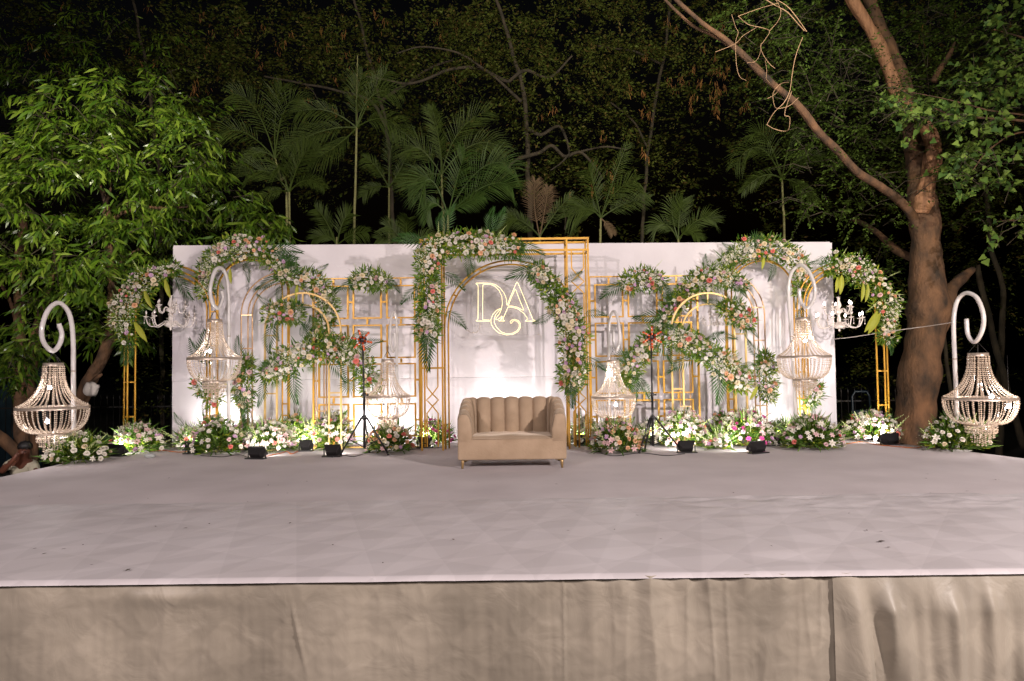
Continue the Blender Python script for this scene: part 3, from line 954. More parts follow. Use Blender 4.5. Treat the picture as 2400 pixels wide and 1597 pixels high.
G('long bunch of coral and lilac flowers low beside the left-end bead chandelier',
  [(582, 848, 20), (575, 880, 30), (568, 915, 32), (575, 945, 20)], YB - .25,
  fronds=[('fern', 568, 845, 557, 800), ('fan', 572, 920, 570, 945), ('fern', 570, 940, 570, 985), ('fern', 565, 940, 568, 975), ('spike', 590, 940, 600, 960)], dens=.9)
G('small pale posy hanging behind the bottom of the left bead chandelier',
  [(468, 905, 20), (485, 915, 26), (500, 935, 20)], YA - .12,
  fronds=[('fern', 485, 860, 480, 790), ('fern', 478, 850, 448, 805), ('fern', 480, 940, 476, 975)], dens=.8)
G('wide bouquet on the top rail of the left lattice panel',
  [(838, 660, 20), (868, 654, 32), (900, 660, 20)], 10.22, cat='bouquet', name='wall_bouquet', group='bouquets on the lattice panels',
  fronds=[('fern', 840, 655, 795, 672), ('fern', 905, 655, 930, 678), ('lfan', 875, 670, 876, 690), ('spike', 885, 630, 886, 610), ('spike', 840, 630, 826, 618), ('spike', 855, 630, 850, 615)], dens=1.1)
G('garland wrapped over the left corner of the big central frame and down its left post',
  [(1212, 580, 22), (1180, 578, 32), (1130, 574, 32), (1080, 572, 32), (1030, 580, 33), (1006, 605, 34), (1004, 650, 33), (1006, 700, 34), (1003, 745, 32), (1002, 785, 24)], YF - .14,
  fronds=[('fern', 1000, 570, 936, 562), ('fern', 985, 560, 945, 548), ('fern', 1042, 548, 1058, 492), ('fern', 1030, 545, 1034, 505), ('fern', 1150, 545, 1174, 496), ('fern', 1148, 548, 1156, 498), ('fern', 1205, 575, 1262, 590), ('fern', 1095, 600, 1096, 640), ('fern', 1105, 605, 1108, 632), ('fern', 1038, 640, 1078, 672), ('fern', 985, 675, 948, 705), ('fern', 1045, 730, 1082, 762), ('fern', 1005, 780, 1007, 852), ('fern', 1000, 775, 998, 830), ('spike', 1130, 550, 1128, 532), ('spike', 1028, 555, 1026, 520), ('spike', 1165, 555, 1186, 528), ('lfan', 985, 585, 970, 590), ('lfan', 1012, 720, 1018, 740)], dens=1.15)
G('garland cascading down the right side of the central round arch to the sofa back',
  [(1262, 640, 24), (1285, 668, 32), (1308, 705, 36), (1332, 745, 36), (1342, 800, 38), (1342, 850, 38), (1338, 895, 28)], YF - .2,
  fronds=[('fern', 1265, 628, 1216, 606), ('fern', 1262, 635, 1200, 648), ('fern', 1320, 660, 1355, 640), ('fern', 1295, 735, 1258, 752), ('fern', 1370, 735, 1412, 738), ('fern', 1368, 840, 1410, 862), ('fern', 1338, 895, 1342, 945), ('fern', 1345, 895, 1348, 938), ('spike', 1355, 770, 1390, 800), ('lfan', 1310, 720, 1306, 740)], dens=1.15)
G('wide bouquet on the top rail of the right lattice panel',
  [(1475, 662, 22), (1505, 655, 34), (1540, 660, 20)], 10.36, cat='bouquet', name='wall_bouquet', group='bouquets on the lattice panels',
  fronds=[('fern', 1465, 665, 1418, 692), ('fern', 1545, 660, 1566, 705), ('fern', 1550, 660, 1570, 692), ('spike', 1535, 630, 1552, 608), ('spike', 1490, 630, 1488, 612), ('lfan', 1520, 630, 1524, 618)], dens=1.1)
G('garland behind the right tripod, climbing from the small right bead chandelier',
  [(1466, 895, 24), (1478, 860, 30), (1505, 825, 32), (1530, 795, 28)], 10.15,
  fronds=[('fan', 1462, 838, 1445, 825), ('fern', 1495, 885, 1518, 925), ('fern', 1490, 880, 1492, 930), ('fern', 1535, 790, 1570, 840)], dens=1.0)
G('dense garland over the left shoulder of the rose-gold arch right of centre',
  [(1545, 770, 20), (1566, 735, 26), (1590, 705, 32), (1620, 672, 34), (1665, 650, 32), (1705, 652, 26), (1735, 668, 18)], YC + .1,
  fronds=[('fern', 1655, 632, 1655, 603), ('fern', 1560, 735, 1500, 740), ('fern', 1715, 665, 1745, 690), ('spike', 1600, 700, 1560, 712), ('spike', 1670, 625, 1680, 608), ('lfan', 1690, 665, 1695, 690), ('spike', 1605, 650, 1585, 668)], dens=1.05)
G('garland crowning the tall arch at the right of the wall',
  [(1700, 612, 22), (1735, 592, 30), (1785, 580, 32), (1835, 592, 30), (1868, 615, 26), (1880, 650, 20), (1876, 682, 14)], YB + .08,
  fronds=[('fan', 1772, 570, 1782, 545), ('spike', 1812, 570, 1820, 545), ('spike', 1828, 580, 1855, 558), ('fern', 1720, 585, 1700, 572), ('fern', 1815, 615, 1806, 650), ('broad', 1790, 603, 1786, 632), ('fern', 1865, 690, 1866, 715), ('spike', 1875, 690, 1840, 700)], dens=1.1)
G('bunch of coral and lilac flowers on the right shoulder of the low right front arch',
  [(1702, 722, 26), (1725, 735, 34), (1748, 752, 24)], YD - .06,
  fronds=[('fern', 1690, 712, 1656, 703), ('fern', 1745, 765, 1772, 785), ('fern', 1742, 768, 1748, 788), ('lfan', 1710, 755, 1708, 770), ('spike', 1740, 740, 1768, 738)], dens=1.0)
G('sweeping garland hanging across the low right front arch towards the magenta floor bouquet',
  [(1582, 790, 30), (1610, 800, 32), (1645, 820, 32), (1680, 845, 34), (1715, 870, 34), (1735, 895, 26)], YD - .08,
  fronds=[('fern', 1625, 840, 1578, 866), ('fern', 1665, 790, 1716, 792), ('fern', 1660, 795, 1690, 782), ('fern', 1680, 860, 1682, 930), ('fern', 1735, 860, 1765, 855), ('fern', 1590, 770, 1560, 760), ('lfan', 1588, 815, 1580, 828), ('lfan', 1715, 900, 1722, 912)], dens=1.1)
G('long bunch of white and pink flowers just right of the low right front arch',
  [(1795, 838, 18), (1795, 868, 28), (1793, 900, 32), (1802, 930, 20)], YC + .12,
  fronds=[('fern', 1785, 840, 1760, 805), ('spike', 1800, 825, 1806, 805), ('broad', 1775, 905, 1758, 938), ('spike', 1810, 935, 1828, 958)], dens=.95)
G('small posy of pink roses behind the right-hand bead chandelier',
  [(1912, 905, 16), (1910, 925, 22), (1898, 945, 16)], YA - .02,
  fronds=[('fern', 1905, 940, 1905, 965), ('fern', 1880, 720, 1876, 760)], dens=.8)

# ------------------------------------------------------------------ floor bouquets
def bouquet(label, px, py, hw, h, mix='floor', dens=1.0, nblade=260, fr=(), tall=0):
    base = F(px, py)
    if base.y > 10.38: base = base * (10.38 / base.y)
    k = base.y / FPX
    W, H = hw * k * 1.18, h * k * 1.08
    dy = W * .75
    root = empty('floor_bouquet', (base.x, base.y + dy * .5, .015), label, 'bouquet', 'flower bouquets along the back of the stage')
    C = root.location
    n = int(nblade * 3.2 * hw / 60)
    # leaves spraying out of a mound
    a = rng.uniform(0, 2 * math.pi, n); el = rng.uniform(0, 1, n) ** .8 * math.pi / 2
    d = np.stack([np.cos(a) * np.cos(el), np.sin(a) * np.cos(el), np.sin(el)], 1)
    q = rng.uniform(.25, .85, n)[:, None]
    pos = np.array(C) + d * q * np.array([W, dy, H])
    pos[:, 2] = np.maximum(pos[:, 2], .02)
    dd = d + rng.normal(size=(n, 3)) * .35; dd[:, 2] = np.abs(dd[:, 2]) * .7
    cloud('leaves', LEAF, pos, dd, rdir(n, (0, -.4, 1)), rng.uniform(.05, .11, n), M['foliage'], root)
    n = int(nblade * 1.0 * hw / 60)
    a = rng.uniform(0, 2 * math.pi, n); el = rng.uniform(.05, 1.4, n)
    d = np.stack([np.cos(a) * np.cos(el), np.sin(a) * np.cos(el), np.sin(el)], 1)
    pos = np.array(C) + d * rng.uniform(.3, .8, n)[:, None] * np.array([W, dy, H])
    cloud('blades', BLADE, pos, d + rng.normal(size=(n, 3)) * .25, rdir(n, (0, 0, 1)), rng.uniform(.12, .26, n), M['blade'], root)
    n = int(150 * hw / 60 * dens)
    a = rng.uniform(0, 2 * math.pi, n); el = rng.uniform(.1, 1.5, n)
    d = np.stack([np.cos(a) * np.cos(el), np.sin(a) * np.cos(el), np.sin(el)], 1)
    pos = np.array(C) + d * np.array([W, dy, H]) * rng.uniform(.85, 1.05, n)[:, None]
    o = cloud('filler_blossoms', DIAM, pos, rdir(n), rdir(n, (0, -1, 1)), rng.uniform(.016, .03, n), M['gyps'], root); o['kind'] = 'stuff'
    nf = int(84 * dens * hw / 60)
    done = []
    for i in range(nf * 6):
        if len(done) >= nf: break
        a = random.uniform(math.pi * .95, math.pi * 2.05) if random.random() < .8 else random.uniform(0, math.pi)
        e = random.random() ** .9 * math.pi * .47 + .08
        d = Vector((math.cos(a) * math.cos(e), math.sin(a) * math.cos(e), math.sin(e)))
        p = Vector((C.x + d.x * W * .93, C.y + d.y * dy * .95, .03 + d.z * H * random.uniform(.75, 1.0)))
        if any((p - r_).length < .052 for r_ in done): continue
        done.append(p)
        kc = pick(MIXES[mix])
        s = {'rose': random.uniform(.030, .042), 'daisy': random.uniform(.028, .042), 'lily': random.uniform(.034, .05)}[kc[0]]
        flower(root, p, d + Vector((random.gauss(0, .3), -.4 + random.gauss(0, .2), .3)), s, kc)
    ns = 5 + int(hw / 20)
    for i in range(ns):
        a = random.uniform(-1.25, 1.25); L = random.uniform(.22, .36)
        st = Vector((C.x + math.sin(a) * W * .6, C.y - dy * random.uniform(-.3, .7), H * .35 * random.uniform(.6, 1.6)))
        frond(root, 'spike', st, st + Vector((math.sin(a) * L, -random.uniform(0, .1), math.cos(a) * L * .9 + .03)))
    for (kd, x0, y0, x1, y1) in fr:
        frond(root, kd, P(x0, y0, C.y + .1), P(x1, y1, C.y + .05), (0, -1, .3))
    return root

B = bouquet
B('low bouquet of white roses under the big front-left bead chandelier', 163, 1088, 66, 62, 'white', .55, 300, [('lfan', 175, 1050, 175, 1015), ('fern', 220, 1050, 262, 1022), ('fern', 215, 1060, 255, 1050)])
B('brightly lit white and lilac bouquet at the foot of the far left end arch', 308, 1064, 58, 62, 'floor', 1.1, 240, [('fern', 340, 1030, 372, 1035), ('fern', 335, 1025, 368, 1018), ('spike', 312, 1020, 312, 985)])
B('large leafy bouquet in front of the left bead chandelier stand, dotted with white lilies', 497, 1066, 60, 82, 'floor', .8, 420, [('fan', 455, 1010, 440, 985), ('fan', 520, 1000, 535, 970)])
B('green bouquet with upright leaves behind the left cluster, next to the white wall', 566, 1040, 34, 66, 'floor', .6, 260, [('fan', 600, 1005, 602, 985)])
B('overexposed white and blush bouquet behind the left-hand foremost floodlight', 622, 1062, 56, 68, 'floor', 1.3, 300)
B('tall dark palm-leaf bouquet behind the left low arch', 690, 1040, 36, 72, 'dark', .4, 300, [('fan', 680, 1000, 682, 965), ('fan', 705, 1005, 712, 975)])
B('yellow-green bouquet lit from within right of the palm-leaf one', 738, 1046, 34, 60, 'white', .5, 260, [('lfan', 745, 1010, 742, 965), ('fan', 725, 1030, 700, 1015), ('fan', 770, 1000, 768, 965)])
B('big white bouquet beside the left tripod leg, lit by the black floodlight', 776, 1055, 46, 84, 'floor', 1.2, 280, [('fern', 790, 1000, 800, 965), ('fern', 775, 1000, 790, 962)])
B('shaded bouquet of pink and mauve flowers under the small left bead chandelier', 908, 1064, 52, 66, 'dark', .8, 330)
B('small bouquet of white and magenta blooms just left of the sofa', 1016, 1038, 46, 56, 'magenta', .75, 230, [('fan', 1050, 1010, 1060, 990), ('spike', 1012, 1000, 1013, 965)])
B('small white bouquet just right of the sofa', 1370, 1032, 38, 56, 'white', 1.5, 220, [('fern', 1352, 990, 1360, 955)])
B('shaded peach and green bouquet under the small right bead chandelier', 1448, 1064, 58, 72, 'dark', 1.0, 360, [('lfern', 1470, 1010, 1490, 975)])
B('big white bouquet behind the right tripod leg, lit by a black floodlight', 1606, 1050, 58, 80, 'floor', 1.2, 320, [('fan', 1580, 1000, 1582, 965), ('lfern', 1610, 990, 1612, 955)])
B('dark leafy bouquet against the wall behind the right low arch', 1700, 1034, 36, 66, 'dark', .35, 280, [('fern', 1690, 1000, 1676, 962)])
B('wide bouquet with magenta and lilac blooms at the right low arch', 1758, 1049, 66, 78, 'magenta', 1.1, 340, [('fan', 1815, 1000, 1845, 985), ('spike', 1770, 990, 1775, 955)])
B('sprawling leafy bouquet linking the magenta one to the right hook stand', 1838, 1040, 34, 44, 'white', .4, 260, [('fan', 1850, 1000, 1862, 978)])
B('large green bouquet with pale pink lilies at the foot of the right hook stand', 1915, 1056, 66, 72, 'floor', .75, 420, [('spike', 1960, 1020, 1985, 995)])
B('white lily bouquet with palm fans at the foot of the far right end arch', 2058, 1035, 62, 62, 'floor', 1.2, 260, [('fan', 2022, 1000, 2008, 965), ('fan', 2080, 995, 2092, 962), ('fern', 2010, 1030, 1975, 1040)])
B('low white bouquet tucked between the palm-leaf bouquet and the foremost left floodlight', 664, 1056, 30, 46, 'floor', 1.0, 220)
B('low green and white bouquet left of the right tripod', 1530, 1040, 32, 46, 'floor', 1.0, 220, [('fan', 1525, 1010, 1520, 985)])
B('small white bouquet at the right edge of the magenta bouquet', 1690, 1056, 26, 36, 'floor', 1.0, 180)
B('pale leafy bouquet at the very left foot of the white wall', 436, 1052, 28, 46, 'floor', 1.0, 200, [('fern', 430, 1000, 405, 965)])
B('bouquet of cream roses under the big front-right bead chandelier', 2258, 1058, 70, 72, 'white', .5, 380, [('spike', 2215, 1010, 2208, 978), ('fern', 2200, 1010, 2180, 990), ('fern', 2300, 1030, 2345, 1020)])

# ------------------------------------------------------------------ bead chandeliers on hook stands
def strand_mesh(curve, spacing, r):
    c = np.array(curve, float); seg = np.linalg.norm(np.diff(c, axis=0), axis=1); cum = np.concatenate([[0], np.cumsum(seg)])
    b = MB(); n = max(2, int(cum[-1] / spacing))
    for i in range(n):
        s = cum[-1] * (i + .5) / n
        p = Vector([np.interp(s, cum, c[:, q]) for q in range(3)])
        o = len(b.v); rr = r * (1.12 if i % 2 else .95)
        b.v += [p + Vector(v) * rr for v in ((0,0,1.05),(1,0,0),(0,1,0),(-1,0,0),(0,-1,0),(0,0,-1.05))]
        for f in ((0,1,2),(0,2,3),(0,3,4),(0,4,1),(5,2,1),(5,3,2),(5,4,3),(5,1,4)): b.f.append(tuple(o + q for q in f))
    return b.mesh('bead_strand', M['bead'], smooth=False)
up_c = [(.27 + .70 * (t ** 2.3) , 0, 1.30 - 1.27 * (1 - (1 - t) ** 1.25)) for t in np.linspace(0, 1, 24)]
lo_c = [(.43 + .55 * math.cos(a) ** .85, 0, -.06 - .72 * math.sin(a)) for a in np.linspace(0, math.pi / 2 * .98, 20)]
S_UP = strand_mesh(up_c, .062, .028)
S_LO = strand_mesh(lo_c, .062, .029)
S_T = [strand_mesh([(r, 0, -.86), (r, 0, -.86 - L)],   .058, .026) for r, L in ((.42, .20), (.34, .36), (.24, .52), (.12, .62))]
S_R = strand_mesh([(.40 * math.cos(a), .40 * math.sin(a), 0) for a in np.linspace(0, 2 * math.pi, 60)], .05, .022)
def ring_mesh(name, r, z, h, w):
    b = MB(); b.lathe([(r, z), (r, z + h), (r - w, z + h), (r - w, z), (r, z)], 48); return b.mesh(name, M['steel'])
RIM = ring_mesh('rim_ring', 1.0, -.055, .085, .03); TOP = ring_mesh('top_ring', .28, 1.29, .095, .03); LOW = ring_mesh('lower_ring', .44, -.855, .075, .03)
b = MB(); b.lathe([(0, .07), (.03, .06), (.055, .03), (.06, 0), (.05, -.035), (.03, -.055), (0, -.06)], 14); BULB = b.mesh('light_bulb', M['bulb'])
b = MB(); b.lathe([(.03, .07), (.035, .07), (.035, .14), (0, .15)], 10); b.tube([(0, 0, .14), (0, 0, 1.3)], .006, 4)
SOCK = b.mesh('lamp_cord', M['black'])
b = MB()
for k in range(4):
    a = k * math.pi / 2 + .4
    b.tube([(.26 * math.cos(a), .26 * math.sin(a), 1.38), (0, 0, 1.72)], .008, 4)
b.tube([(.02 * math.sin(i * .9), .02 * math.cos(i), 1.70 + i * .02) for i in range(9)], .010, 4)
CHAIN = b.mesh('hanging_wires', M['iron'])
def bead_chandelier(label, px, py_rim, Y, rpx, kz, bulbs):
    k = Y / FPX; s = rpx * k
    c = P(px, py_rim, Y)
    root = empty('bead_chandelier', c, label, 'chandelier', 'bead chandeliers on hook stands')
    root.scale = (s, s, s * kz); root.rotation_euler = (0, 0, random.random())
    for me in (RIM, TOP, LOW, CHAIN): link(me.name, me, root)
    NU, NL = 32, 38
    for i in range(NU): link('bead_strand', S_UP, root, rot=(random.gauss(0, .012), random.gauss(0, .010), 2 * math.pi * (i + random.gauss(0, .12)) / NU))
    for i in range(NL): link('bead_strand', S_LO, root, rot=(random.gauss(0, .012), random.gauss(0, .010), 2 * math.pi * (i + random.gauss(0, .12)) / NL))
    for me, n in zip(S_T, (22, 16, 11, 5)):
        for i in range(n): link('bead_strand', me, root, rot=(0, 0, 2 * math.pi * i / n))
    for z in (-.95, -1.06): link('bead_strand', S_R, root, loc=(0, 0, z))
    for (bx, by, bz) in bulbs:
        a = -root.rotation_euler[2]
        p = Matrix.Rotation(a, 3, 'Z') @ Vector((bx, by, bz))
        link('light_bulb', BULB, root, loc=p)
        link('lamp_cord', SOCK, root, loc=p, scale=(1, 1, max(.15, (1.3 - bz) / 1.3)))
        wp = c + Vector((bx * s, by * s - .09 * s, bz * s * kz)); lamp('bulb_light', 'POINT', wp, wp + Vector((0, 0, -1)), 9, (1.0, .93, .90), .03)
    return root
def hook_stand(label, pts, Y, w, slope, group='white hook stands'):
    k = Y / FPX
    p = smooth_path(pts, 70)
    xp = pts[0][0]
    out = []
    for q in p:
        dx = q[0] - xp
        out.append(P(q[0], q[1], Y - abs(dx) * k * slope))
    out[0].z = .0
    base = out[0]
    root = empty('hook_stand', (base.x, base.y, 0), label, 'stand', group)
    b = MB(); b.tube(out, w * k / 2, 12); b.build('curled_pole', M['white_paint'], root)
    b = MB(); b.lathe([(.0, .012), (.16, .012), (.17, .0)], 24, (base.x, base.y, 0)); b.build('base_plate', M['white_paint'], root)
    j = out[12]
    b = MB(); b.tube([j - Vector((0, 0, .01)), j + Vector((0, 0, .01))], w * k / 2 * 1.06, 12); b.build('pole_joint', M['steel'], root)

hook_stand('tall white curled stand at the front left corner of the stage', [(174, 1072), (173, 1000), (172, 900), (171, 790), (163, 738), (146, 714), (129, 712), (110, 732), (98, 770), (102, 802), (122, 823), (138, 810), (145, 785), (138, 759)], 9.25, 10.5, 1.0)
hook_stand('tall white curled stand before the left tall arch, hook turned to the left', [(536, 1050), (536, 950), (536, 800), (535, 685), (528, 642), (516, 628), (503, 637), (493, 676), (497, 708), (510, 723), (519, 708), (522, 695), (518, 682)], 10.0, 8.2, 1.5)
hook_stand('small white curled stand left of the central frame, hook loop almost edge on', [(931, 1052), (931, 950), (930, 850), (930, 775), (928, 742), (922, 731), (917, 745), (914, 780), (917, 812), (922, 824), (926, 805), (925, 780)], 10.05, 6.2, 3.2)
hook_stand('small white curled stand right of the central frame, hook turned to the right', [(1428, 1050), (1428, 950), (1427, 850), (1427, 775), (1431, 742), (1439, 730), (1447, 745), (1452, 780), (1450, 808), (1444, 822), (1438, 806), (1437, 775)], 10.05, 6.6, 1.9)
hook_stand('tall white curled stand near the right end of the wall, hook turned to the right', [(1866, 1050), (1864, 950), (1856, 800), (1848, 690), (1853, 645), (1868, 625), (1882, 623), (1898, 640), (1910, 675), (1906, 705), (1890, 722), (1876, 705), (1873, 677)], 10.0, 8.2, 1.0)
hook_stand('tall white curled stand at the front right corner of the stage', [(2244, 1062), (2242, 950), (2238, 850), (2235, 760), (2241, 712), (2256, 691), (2273, 688), (2292, 702), (2305, 740), (2302, 775), (2285, 802), (2269, 785), (2265, 748)], 9.3, 9.6, 1.0)

bead_chandelier('big bead chandelier with steel bands on the front left hook stand, two bulbs lit', 124, 955, 9.0, 75, 1.0, [(-.05, -.1, .62), (.03, -.3, -.42)])
bead_chandelier('bead chandelier hanging in front of the left end of the white wall, above leafy lilies', 503, 840, 9.8, 60, 1.1, [(-.1, -.2, .25)])
bead_chandelier('small bead chandelier between the left tripod and the central frame', 909, 929, 9.75, 52, 1.2, [(-.15, -.2, -.45)])
bead_chandelier('small bead chandelier directly right of the central frame', 1438, 930, 9.75, 52, 1.2, [(-.25, -.2, .90), (.1, 0, -.3)])
bead_chandelier('bead chandelier hanging in front of the right end of the white wall', 1884, 836, 9.8, 60, 1.1, [(-.02, -.2, .55)])
bead_chandelier('big bead chandelier with steel bands on the front right hook stand', 2296, 933, 9.05, 76, 1.0, [(.02, -.5, .06), (.68, -.3, -.25)])

# ------------------------------------------------------------------ glass candle chandeliers
b = MB(); b.lathe([(.035, .26), (.012, .255), (.02, .24), (.018, .20), (.038, .15), (.042, .12), (.02, .085), (.03, .07), (.065, .045), (.07, .03), (.02, .0), (.018, -.04), (.03, -.08), (.028, -.12), (.07, -.16), (.095, -.175), (.085, -.205), (.04, -.225), (.01, -.23), (.018, -.25), (0, -.275)], 18)
COLM = b.mesh('stem', M['glass'])
def arm_mesh(r, z0, z1):
    b = MB(); pts = smooth_path([(.03, 0, z0), (.08, 0, z0 + .03), (.11, 0, z0), (r * .62, 0, z0 - .055), (r * .88, 0, z0 - .04), (r, 0, z1 - .02), (r, 0, z1)], 16)
    b.tube(pts, .0085, 6)
    b.lathe([(.0, z1), (.018, z1), (.042, z1 + .014), (.044, z1 + .018), (.015, z1 + .008)], 12, (r, 0, 0))
    return b.mesh('arm', M['glass'])
A_UP, A_LO = arm_mesh(.20, .05, .09), arm_mesh(.33, -.16, -.085)
b = MB(); b.lathe([(.010, 0), (.011, .04), (.004, .042)], 8); SLEEVE = b.mesh('candle_sleeve', M['steel'])
b = MB(); b.lathe([(.004, .0), (.013, .012), (.015, .024), (.009, .042), (0, .058)], 10)
CB_ON = b.mesh('candle_bulb', M['candle_bulb']); CB_OFF = b.mesh('candle_bulb', M['glass'])
b = MB()
for i in range(4): b.lathe([(0, .006), (.006, 0), (0, -.006)], 5, (0, 0, -.012 - i * .013))
b.lathe([(0, 0), (.009, -.018), (.007, -.027), (0, -.033)], 6, (0, 0, -.062))
DROP = b.mesh('glass_drop', M['glass'])
def glass_chandelier(label, px, py, Y, lit, s=1.0):
    c = P(px, py, Y)
    root = empty('glass_chandelier', c, label, 'chandelier', 'glass candle chandeliers', rotz=random.random(), scale=s)
    link('stem', COLM, root)
    b = MB(); b.tube([(0, 0, .26), (0, 0, .62)], .003, 4); b.build('hanging_wire', M['iron'], root, local=True)
    idx = 0
    for me, n, r, z in ((A_UP, 5, .20, .09), (A_LO, 8, .33, -.085)):
        for i in range(n):
            a = 2 * math.pi * i / n
            ar = link('arm', me, root, rot=(0, 0, a))
            x, y = r * math.cos(a), r * math.sin(a)
            link('candle_sleeve', SLEEVE, root, (x, y, z + .01))
            on = lit and (idx % 4 != 3)
            link('candle_bulb', CB_ON if on else CB_OFF, root, (x, y, z + .05))
            for dd in (-.036, .036):
                link('glass_drop', DROP, root, (x + dd * math.cos(a + .8), y + dd * math.sin(a + .8), z))
            idx += 1
    return root
glass_chandelier('unlit glass candle chandelier hanging under the far left end arch', 400, 733, YA - .02, False)
glass_chandelier('lit glass candle chandelier hanging under the far right end arch', 1966, 736, YA + .05, True)
glass_chandelier('small unlit glass chandelier half hidden behind the bunch on the low right arch', 1680, 742, 10.25, False, .62)

# ------------------------------------------------------------------ neon monogram
YN = 10.62
sign = empty('neon_monogram', P(1186, 720, YN), 'glowing warm white monogram of letters D, A and C above the sofa', 'neon sign')
c0, c1 = P(1107, 650, YN + .035), P(1264, 786, YN + .035)
b = MB(); b.box(((c0.x + c1.x) / 2, YN + .035, (c0.z + c1.z) / 2), (c1.x - c0.x, .006, c0.z - c1.z)); b.build('clear_board', M['acrylic'], sign, smooth=False)
for px, py in ((1115, 659), (1203, 659), (1262, 784), (1109, 779)):
    b = MB(); q = P(px, py, YN + .03); b.tube([q, q - Vector((0, .02, 0))], .008, 10); b.build('board_screw', M['steel'], sign)
def NP(seq): return [P(1090 + x * .10204, 640 + y * .10204, YN) for x, y in seq]
LET = {
 'D': [[(255,235),(250,248),(292,280),(300,330),(298,1040),(285,1080),(250,1095),(262,1106),(565,1110),(568,1086),(412,1080),(402,1055),(408,290),(430,262),(560,258),(680,300),(780,400),(845,540),(858,700),(835,830),(790,940),(710,1040),(705,1072),(735,1078),(800,1035),(850,988),(858,1012),(830,1075)],
       [(255,235),(420,235),(590,240),(700,270),(810,350),(900,470),(950,600),(962,735)]],
 'A': [[(962,742),(985,700),(1080,460),(1180,225),(1195,208),(1212,228),(1400,680),(1560,1075),(1618,1098),(1612,1108),(1390,1108),(1385,1098),(1430,1070),(1420,1020),(1340,920),(1210,825),(1080,785),(985,788),(870,1060),(880,1085),(912,1098),(905,1106),(775,1104),(770,1096),(815,1086),(850,1000)],
       [(985,765),(1060,575),(1140,390),(1155,376),(1170,400),(1260,640),(1348,850),(1338,860),(1290,838),(1200,790),(1090,765),(985,762)]],
 'C': [[(812,818),(720,862),(635,960),(592,1080),(602,1180),(665,1285),(780,1380),(950,1425),(1100,1410),(1215,1350),(1272,1250),(1268,1160),(1220,1092),(1140,1068),(1070,1082),(1035,1120),(1045,1158),(1075,1152),(1085,1112),(1140,1096),(1200,1112),(1243,1170),(1243,1250),(1195,1330),(1090,1388),(950,1398),(820,1350),(722,1250),(672,1140),(672,1050),(702,960),(770,880),(820,825)]]}
for nm, strokes in LET.items():
    b = MB()
    for st in strokes: b.tube(NP(st), .0038, 6)
    o = b.build('neon_letter', M['neon'], sign); o['label'] = 'glowing outlined letter ' + nm
b = MB(); b.tube([P(x, y, YN + .02) for x, y in ((1126, 758), (1124, 770), (1117, 780), (1105, 781), (1092, 772), (1080, 762), (1068, 755))], .004, 5)
b.build('power_lead', M['steel'], sign)

# ------------------------------------------------------------------ sofa
sx0, sx1 = F(1075, 1099).x, F(1329, 1098).x
SX, SY = (sx0 + sx1) / 2 - .003, 8.13
sofa = empty('sofa', (SX, SY, 0), 'tan velvet two-seat sofa with channel-tufted back on short brass legs, centre stage', 'sofa')
V = M['velvet']
def rbox(c, d, r, n=4):
    b = MB(); prof = []
    hx, hy = d[0] / 2, d[1] / 2
    def loop(ins, z):
        L = []
        for (sx, sy, a0) in ((1, 1, 0), (-1, 1, 90), (-1, -1, 180), (1, -1, 270)):
            for i in range(n + 1):
                a = R(a0 + 90 * i / n)
                L.append(Vector((c[0] + sx * (hx - r) + (r - ins) * math.cos(a), c[1] + sy * (hy - r) + (r - ins) * math.sin(a), z)))
        return L
    zs = [(r, -d[2] / 2)] + [(r - r * math.sin(R(a)), -d[2] / 2 + r - r * math.cos(R(a))) for a in (30, 60, 90)] + [(r - r * math.cos(R(a)), d[2] / 2 - r + r * math.sin(R(a))) for a in (0, 30, 60, 90)]
    m_ = 4 * (n + 1); pts = []
    for ins, z in zs: pts += loop(min(ins, r * .98), c[2] + z)
    b.quadgrid(pts, len(zs), m_, closev=True)
    for k in range(len(b.f)): b.f[k] = tuple(reversed(b.f[k]))
    b.f.append(tuple(reversed(range(m_)))); o = (len(zs) - 1) * m_; b.f.append(tuple(range(o, o + m_)))
    return b
W2 = .645
rbox((0, .33, .232), (2 * W2, .70, .255), .022).build('base', V, sofa, local=True)
# seat cushion with a slight crown
b = MB(); pts = []
nx_, ny_ = 24, 14
for i in range(nx_ + 1):
    for j in range(ny_ + 1):
        u, v = i / nx_, j / ny_
        e = min(u, 1 - u, v * 1.2, 1) * 10
        z = .362 + .030 * min(1, e / 2) * (1 - (2 * u - 1) ** 4 * .5) + .012 * noise.noise(Vector((u * 5, v * 3, 0))) - .010 * math.exp(-((u - .3) / .13) ** 2 - ((v - .5) / .3) ** 2) - .010 * math.exp(-((u - .7) / .13) ** 2 - ((v - .5) / .3) ** 2) - (.03 if min(i, j, nx_ - i, ny_ - j) == 0 else 0)
        pts.append(Vector((-W2 + .06 + (2 * W2 - .12) * u, -.018 + .60 * v, z)))
b.quadgrid(pts, nx_ + 1, ny_ + 1)
for k in range(len(b.f)): b.f[k] = tuple(b.f[k])
b.build('seat_cushion', V, sofa, local=True)
b = MB(); b.tube([(-W2 + .012, -.021, .352), (0, -.023, .3535), (W2 - .012, -.021, .352)], .0045, 6); b.build('piping', V, sofa, local=True)
